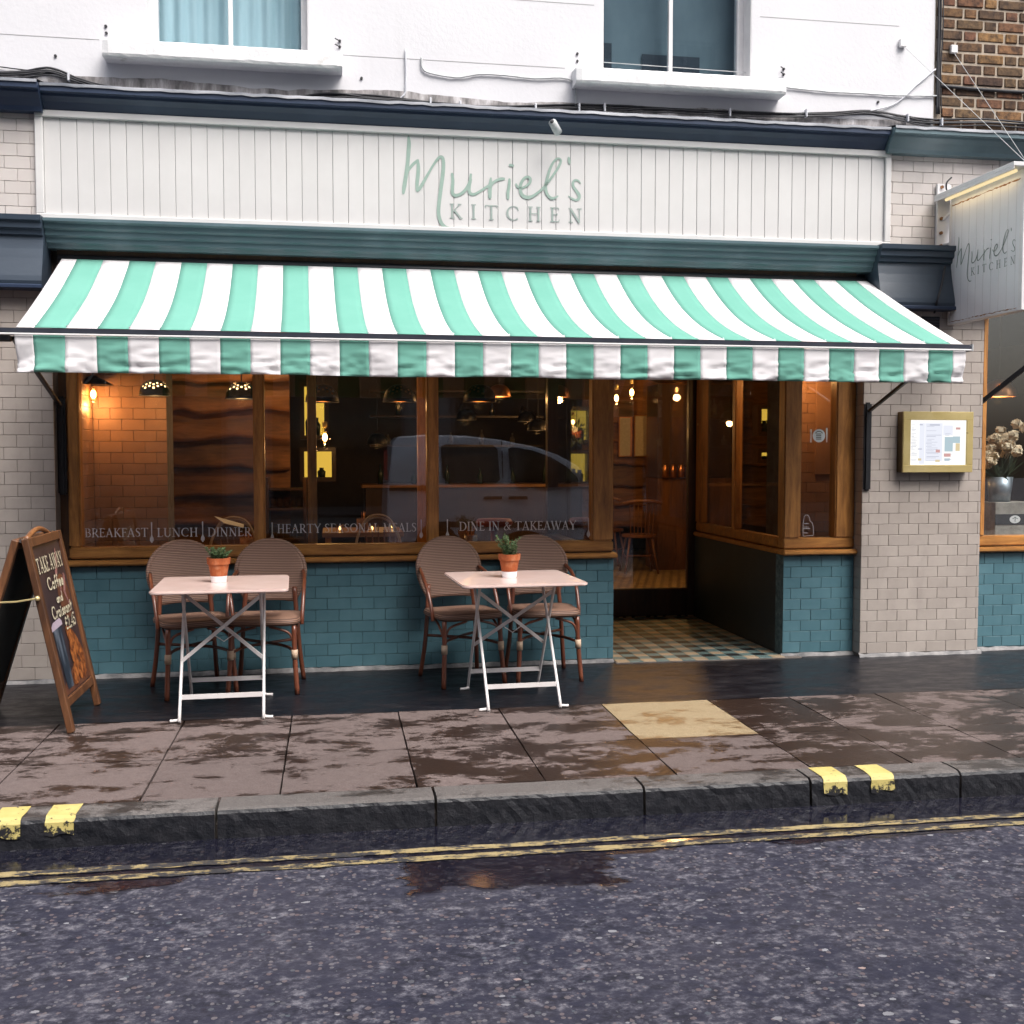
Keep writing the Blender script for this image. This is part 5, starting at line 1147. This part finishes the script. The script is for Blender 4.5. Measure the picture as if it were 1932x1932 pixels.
for z in (a.z - .1, (a.z + b.z) / 2, b.z): ob('shelf', MB().box(a.x + .016, b.x - .016, 3.26, 3.54, z, z + .02), 'wood_dark', rk)
for i in range(10):
    x = a.x + .05 + (i % 5) * (b.x - a.x - .1) / 4; z = ((a.z + b.z) / 2 if i < 5 else a.z - .1) + .0205
    solo('drinking_glass', MB().lathe([(.0001, 0), (.026, 0), (.031, .10), (.029, .10), (.024, .006)], (x, 3.36, z), 14), 'bulb_glass', 'clear drinking glass standing in the dark slatted rack', 'glass', (x, 3.36, z), 'glasses in the rack', smooth=True)
# framed pictures in the doorway view
for u0, u1, k in ((1168, 1193, 0), (1197, 1229, 1)):
    a, b = px(u0, 786 - k * 3, y=6.45), px(u1, 862, y=6.45); f = thing('framed_picture', ('narrow pale framed print on the wavy boards in the doorway', 'wide pale framed print on the wavy boards in the doorway')[k], 'picture', ((a.x + b.x) / 2, 6.45, b.z), 0, 'pair of pictures')
    ob('frame', MB().box(a.x, b.x, 6.45, 6.48, b.z, a.z), 'copper', f, bevel=.004); ob('print', MB().box(a.x + .012, b.x - .03, 6.444, 6.4495, b.z + .015, a.z - .015), 'poster_text', f)
# hanging plant
c = px(1088, 818, y=4.6); hp = thing('hanging_plant', 'dark trailing plant hanging in front of the yellow niche', 'plant', tuple(c)); rr = random.Random(2); m = MB()
for i in range(160):
    d = Vector((rr.gauss(0, 1), rr.gauss(0, 1), rr.gauss(0, .8))).normalized(); p = c + d * rr.uniform(.02, .13); s = d.cross(Vector((0, 0, 1))).normalized() * .016
    m.add([p, p + s + d * .02, p + d * .06, p - s + d * .02], [(0, 1, 2, 3)])
ob('leaves', m, 'leaf_dark', hp); ob('hanging_pot', MB().lathe([(.0001, -.06), (.05, -.05), (.06, .03), (.0001, .03)], c, 14), 'terracotta', hp, smooth=True); ob('cord', MB().tube([c, (c.x, c.y, 2.72)], .004, 5), 'cable_black', hp)
# inside tables by the window
def in_table(label, x0, x1, y0, y1):
    t = thing('wooden_table', label, 'table', ((x0 + x1) / 2, (y0 + y1) / 2, .02), 0, 'tables inside the window')
    ob('table_top', MB().box(x0, x1, y0, y1, .725, .765), 'table_wood', t, bevel=.004)
    for x in (x0 + .05, x1 - .05):
        for y in (y0 + .05, y1 - .05): ob('leg', MB().box(x - .025, x + .025, y - .025, y + .025, .02 if y > 1.94 else .006, .7245), 'wood_z', t)
in_table('wooden table inside the left pane behind the rattan chairs', -.98, -.30, .42, 1.05); in_table('wooden table inside the right pane behind the rosemary pot', .62, 1.28, .42, 1.05); in_table('wooden table deeper in the room behind the middle pane', -.1, .6, 2.2, 2.9)
def tin(label, x, y, z, mat, r_, h):
    t = thing('cutlery_pot', label, 'pot', (x, y, z), 0, 'pots on the inside tables'); ob('can', MB().lathe([(.0001, 0), (r_, 0), (r_, h), (r_ * .9, h), (r_ * .88, .01)], (x, y, z), 16), mat, t, smooth=True); rr = random.Random(int(x * 99))
    for k in range(5): a = rr.uniform(0, 6.3); ob('cutlery', MB().tube([(x, y, z + .01), (x + r_ * .7 * math.cos(a), y + r_ * .7 * math.sin(a), z + h + rr.uniform(.03, .07))], .003, 5), 'copper', t)
tin('dark pot of cutlery on the table inside the left pane', -.60, .58, .7655, 'rust', .05, .085); tin('dark pot of cutlery on the table inside the right pane', .98, .58, .7655, 'jar', .05, .085)
tin('pot of cutlery on the deeper table', .25, 2.5, .7655, 'rust', .05, .10)
for k, (x, y) in enumerate(((.05, 2.36), (.33, 2.34), (.52, 2.6))):
    tl = thing('tea_light', 'tea light glowing in a glass on the deeper table', 'candle', (x, y, .7655), 0, 'tea lights'); ob('glass', MB().lathe([(.0001, 0), (.03, 0), (.034, .06), (.031, .06), (.028, .005)], (x, y, .7655), 14), 'bulb_glass', tl, smooth=True); ob('flame', MB().ball((x, y, .792), .011, 8, 6, 0, 1.6), 'lamp_glow', tl, smooth=True)
p = px(432, 985, y=.8); solo('open_menu', MB().add([(p.x - .10, .78, p.z + .045), (p.x + .10, .86, p.z - .02), (p.x + .11, .70, p.z - .035), (p.x - .02, .66, p.z + .0)], [(0, 1, 2, 3)]).add([(p.x - .10, .782, p.z + .043), (p.x + .10, .862, p.z - .022), (p.x + .11, .702, p.z - .037), (p.x - .02, .662, p.z - .002)], [(3, 2, 1, 0)]), 'paper', 'white folded menu standing inside the left pane', 'menu', tuple(p))
# spindle-backed chairs
def windsor(name, label, loc, rz, hoop):
    t = thing(name, label, 'chair', loc, rz, 'wooden chairs inside')
    n = 24; ob('seat', MB().poly([(.21 * math.cos(2 * math.pi * k / n), .20 * math.sin(2 * math.pi * k / n), .43) for k in range(n)], .035, (0, 0, 1)), 'chair_wood', t, bevel=.006, local=True)
    for sx in (-1, 1):
        for sy in (-1, 1): ob('leg', MB().tube([(sx * .13, sy * .12, .432), (sx * .20, sy * .19, 0)], [.014, .011], 8), 'chair_wood', t, local=True, smooth=True)
    ob('stretcher', MB().tube([(-.17, 0, .2), (.17, 0, .2)], .009, 6).tube([(-.17, -.155, .2), (-.17, .155, .2)], .009, 6).tube([(.17, -.155, .2), (.17, .155, .2)], .009, 6), 'chair_wood', t, local=True)
    top = .92 if hoop else .86
    if hoop:
        for o in (0, .022): ob('hoop', MB().tube(bez([(-.19, .15 + o, .46), (-.185, .19 + o, .70), (-.11, .215 + o, .89 - o), (0, .22 + o, top + .02 - o), (.11, .215 + o, .89 - o), (.185, .19 + o, .70), (.19, .15 + o, .46)], 6), .009, 8), 'cane_wrap', t, local=True, smooth=True)
    else: ob('top_rail', MB().tube(bez([(-.23, .19, .84), (-.1, .225, .87), (.1, .225, .87), (.23, .19, .84)], 6), .022, 8), 'chair_wood', t, local=True, smooth=True)
    for k in range(7):
        x = -.15 + .05 * k; tz = (.86 if hoop else .86) - (abs(x) * .9 if hoop else 0); ob('spindle', MB().tube([(x * .85, .15, .46), (x, .21, tz)], .006, 6), 'chair_wood', t, local=True)
    return t
q = px(440, 930, y=1.5); windsor('hoop_chair', 'bent hoop chair inside the left pane beside the first window post', (q.x, 1.30, .005), R(0), True)
q = px(722, 930, y=1.6); windsor('hoop_chair', 'bent hoop chair inside the middle pane beside the van reflection', (q.x, 1.45, .005), R(10), True)
q = px(1205, 1080, z=.02); windsor('spindle_chair', 'spindle back wooden chair seen through the door glass', (q.x, q.y, .02), R(175), False)
q = px(1172, 1075, z=.02); windsor('spindle_chair', 'spindle back wooden chair partly hidden by the door jamb', (q.x, q.y + .7, .02), R(150), False)
solo('red_stool', MB().lathe([(.0001, .80), (.16, .80), (.17, .83), (.15, .86), (.0001, .865)], (1.42, 2.4, 0), 20).tube([(1.42, 2.4, .02), (1.42, 2.4, .80)], .03, 10).lathe([(.0001, .02), (.18, .02), (.17, .045), (.03, .05)], (1.42, 2.4, 0), 20), 'red_leather', 'red topped stool inside the right pane', 'stool', (1.42, 2.4, .02), smooth=True)
cab = thing('tall_cabinet', 'tall wooden cabinet with jars seen through the door glass', 'cabinet', (3.3, 6.0, .02)); a, b = px(1240, 1050, y=5.6), px(1305, 1050, y=5.6)
ob('lower_case', MB().box(a.x, b.x + .5, 5.6, 6.1, .02, 1.15), 'board_wood', cab); ob('upper_case', MB().box(a.x, b.x + .5, 5.62, 6.1, 1.16, 2.3), 'wood_dark', cab)
for k in range(6): ob('jar', MB().lathe([(.0001, 0), (.04, 0), (.04, .12), (.028, .14), (.028, .16), (.0001, .16)], (a.x + .08 + k * .10, 5.55, 1.1605), 12), 'copper', cab, smooth=True)
# ------------------------------------------------------------------ display in the far right window
x0 = px(1862, 960, y=.40).x
cr = thing('wooden_crate', 'pale painted crate with a dark band and round emblem under the flowers', 'crate', (x0 + .14, .40, .77)); ob('ledge', MB().box(4.70, 6.2, .2, .7, .72, .768), 'wood_x', cr)
ob('slats', MB().box(x0 - .02, x0 + .30, .26, .50, .7685, 1.075), 'crate', cr, bevel=.004); ob('band', MB().box(x0 - .021, x0 + .301, .256, .2595, .905, .985), 'plastic_black', cr)
e_ = [(x0 + .14 + .045 * math.cos(2 * math.pi * k / 22), .2545, .945 + .03 * math.sin(2 * math.pi * k / 22)) for k in range(22)]; ob('emblem', MB().add(e_, [tuple(range(22))]), 'paper', cr)
ob('emblem_print', ribbon(MB(), [[(x0 + .12, .95, .005), (x0 + .14, .96, .005), (x0 + .16, .95, .005)], [(x0 + .14, .93, .006), (x0 + .14, .965, .004)]], lambda a, b, h: Vector((a, .2535 - h, b)), 1), 'sticker_ink', cr)
bk = thing('flower_bucket', 'galvanised bucket of cream flowers on the crate', 'flowers', (x0 + .09, .38, 1.0755)); ob('bucket', MB().lathe([(.0001, 0), (.075, 0), (.095, .19), (.089, .19), (.07, .02)], (x0 + .09, .38, 1.0755), 24), 'galv', bk, smooth=True)
m, ml = MB(), MB(); rr = random.Random(8)
for i in range(34):
    cx = x0 + .09 + rr.gauss(.02, .07); cz = 1.44 + (cx - x0) * .5 + rr.gauss(0, .045); cy = .38 + rr.gauss(0, .06)
    for k in range(26):
        d = Vector((rr.gauss(0, 1), rr.gauss(0, 1), rr.gauss(0, 1))).normalized(); s = d.orthogonal().normalized() * .024; p = Vector((cx, cy, cz)) + d * .028
        m.add([p - s, p + d * .012 + s.cross(d), p + s + d * .006, p - d * .004 - s.cross(d)], [(0, 1, 2, 3)])
for i in range(60):
    a = Vector((x0 + .09 + rr.gauss(0, .03), .38 + rr.gauss(0, .03), 1.24)); b = a + Vector((rr.gauss(0, .10), rr.gauss(0, .07), rr.uniform(.05, .28))); s = Vector((rr.uniform(.005, .014), rr.uniform(-.005, .005), 0))
    ml.add([a, (a + b) / 2 + s, b, (a + b) / 2 - s], [(0, 1, 2, 3)])
ob('blooms', m, 'petal', bk); ob('leaves', ml, 'leaf_dark', bk)
solo('window_backdrop', MB().box(4.72, 6.6, 1.7, 1.75, .02, 2.0), 'inner_dark', 'dark wooden partition behind the flower display', 'partition', (5.4, 1.7, .02))

# ================================================================== ACROSS THE STREET (seen mirrored in the glass)
VY = 7.9
vp = lambda u, v: px(u, v, y=VY)
van = thing('parked_van', 'silver grey small van parked across the street, mirrored in the shop window', 'van', (2.5, -VY, -.12))
xr, xa = vp(733, 900).x, vp(1118, 900).x; roof = vp(850, 822).z; GZ = -.12
out_ = [(xr, .16), (xr - .02, .55), (xr - .01, 1.0), (xr + .04, roof - .35), (xr + .07, roof - .10), (xr + .16, roof - .01), (vp(800, 0).x, roof + .015), (vp(880, 0).x, roof + .0), (vp(950, 0).x, vp(950, 830).z), (vp(1010, 0).x, vp(1010, 842).z), (vp(1060, 0).x, vp(1060, 858).z), (vp(1095, 0).x, vp(1095, 877).z), (vp(1118, 0).x, vp(1118, 897).z), (xa + .12, .98), (xa + .62, .90), (xa + .88, .78), (xa + .95, .55), (xa + .95, .16)]
def half_w(z): return .84 if z < 1.0 else .84 - .22 * ((z - 1.0) / (roof - 1.0)) ** 1.6
m = MB(); n = len(out_)
ys = []
vs = []
for s_ in (1, .985, -.985, -1):
    for x, z in out_:
        k = half_w(z); y = -VY - .84 + (k if s_ > 0 else -k) * (1 if abs(s_) == 1 else .0) + (0 if abs(s_) == 1 else (k - .03) * (1 if s_ > 0 else -1)); e = .02 if abs(s_) == 1 else 0
        cx, cz = (xr + xa + .9) / 2, .9
        vs.append((x + (cx - x) * e * .6, y, z + (cz - z) * e * 1.2))
vs2 = vs; fs = [tuple(range(n)), tuple(3 * n + i for i in range(n - 1, -1, -1))]
order = [0, 1, 2, 3]
for a in range(3):
    for i in range(n): fs.append((a * n + i, a * n + (i + 1) % n, (a + 1) * n + (i + 1) % n, (a + 1) * n + i))
m.add(vs2, fs); body = ob('body', m, 'van_paint', van)
def vside(pts, h, mat, name, par=body):
    P = []
    for u, v in pts:
        p = vp(u, v); P.append(Vector((p.x, -VY - .84 + half_w(p.z) + .002, p.z)))
    return ob(name, MB().poly(P, h, (0, 1, 0)), mat, par)
vside([(836, 842), (845, 838), (935, 840), (944, 848), (946, 905), (938, 914), (850, 912), (838, 900)], .008, 'van_glass', 'side_window')
vside([(964, 848), (972, 843), (1010, 850), (1045, 863), (1075, 882), (1094, 902), (1094, 918), (1040, 920), (978, 918), (968, 908)], .008, 'van_glass', 'side_window')
vside([(735, 915), (828, 915), (828, 926), (735, 926)], .014, 'plastic_black', 'moulding'); vside([(830, 985), (1115, 985), (1115, 996), (830, 996)], .014, 'plastic_black', 'moulding')
vside([(952, 832), (954, 832), (956, 1010), (954, 1010)], .004, 'plastic_black', 'door_gap'); vside([(830, 842), (832, 842), (834, 1010), (832, 1010)], .004, 'plastic_black', 'door_gap')
vside([(916, 937), (950, 937), (950, 943), (916, 943)], .025, 'plastic_black', 'door_handle'); vside([(962, 937), (998, 937), (998, 943), (962, 943)], .025, 'plastic_black', 'door_handle')
vside([(725, 850), (732, 850), (732, 905), (725, 905)], .01, 'red_lens', 'tail_lamp')
for x in (xr + .68, xr + 3.10):
    for sy in (-VY - .05, -VY - 1.63):
        wh = ob('wheel', MB().lathe([(.0001, -.09), (.26, -.09), (.30, -.06), (.30, .06), (.26, .09), (.0001, .09)], (0, 0, 0), 28).xf(Matrix.Translation((x, sy, GZ + .30)) @ Matrix.Rotation(R(90), 4, 'X')), 'rubber', van, smooth=False)
        ob('rim', MB().lathe([(.0001, -.095), (.17, -.095), (.18, -.0905), (.18, .0905), (.17, .095), (.0001, .095)], (0, 0, 0), 20).xf(Matrix.Translation((x, sy, GZ + .30)) @ Matrix.Rotation(R(90), 4, 'X')), 'steel', wh)
vside([(1102, 888), (1116, 888), (1122, 905), (1104, 906)], .16, 'plastic_black', 'wing_mirror')
# the far pavement and houses
struct('far_pavement', MB().box(-60, 60, -11.6, -9.75, -.2, 0), 'slab')
OY = -11.6
for hi, (x0, x1, H, mt, lb) in enumerate(((-13, -1.5, 9.7, 'house_wall', 'grey rendered house across the street mirrored in the left glass'), (-1.5, 11.0, 9.9, 'house_wall', 'grey rendered house across the street behind the van mirrored in the glass'))):
    h = thing('opposite_house', lb, 'house', ((x0 + x1) / 2, OY, 0), 0, 'houses across the street')
    ob('wall', MB().box(x0, x1, OY - 6, OY, 0, H), mt, h); ob('shopfront_band', MB().box(x0 + .2, x1 - .2, OY, OY + .12, 2.75, 3.35), 'house_stone', h)
    nx = int((x1 - x0) / 2.6)
    for i in range(nx):
        xc = x0 + (i + .5) * (x1 - x0) / nx
        for z0, z1, w_ in ((4.3, 6.1, .52), (7.3, 8.8, .5)):
            f = ob('window', MB().box(xc - w_ - .08, xc + w_ + .08, OY + .001, OY + .05, z0 - .08, z0).box(xc - w_ - .06, xc + w_ + .06, OY + .001, OY + .03, z1, z1 + .08).box(xc - w_ - .06, xc - w_, OY + .001, OY + .03, z0, z1).box(xc + w_, xc + w_ + .06, OY + .001, OY + .03, z0, z1).box(xc - .03, xc + .03, OY + .006, OY + .03, z0, z1), 'house_stone', h)
            ob('pane', MB().box(xc - w_, xc + w_, OY + .0005, OY + .005, z0, z1), 'house_glass', f)
        f = ob('shop_window', MB().box(xc - 1.15, xc - 1.08, OY + .001, OY + .06, .4, 2.7).box(xc + 1.08, xc + 1.15, OY + .001, OY + .06, .4, 2.7).box(xc - 1.08, xc + 1.08, OY + .001, OY + .06, .4, .55), 'house_stone', h)
        ob('pane', MB().box(xc - 1.08, xc + 1.08, OY + .0005, OY + .006, .55, 2.7), 'house_glass', f)
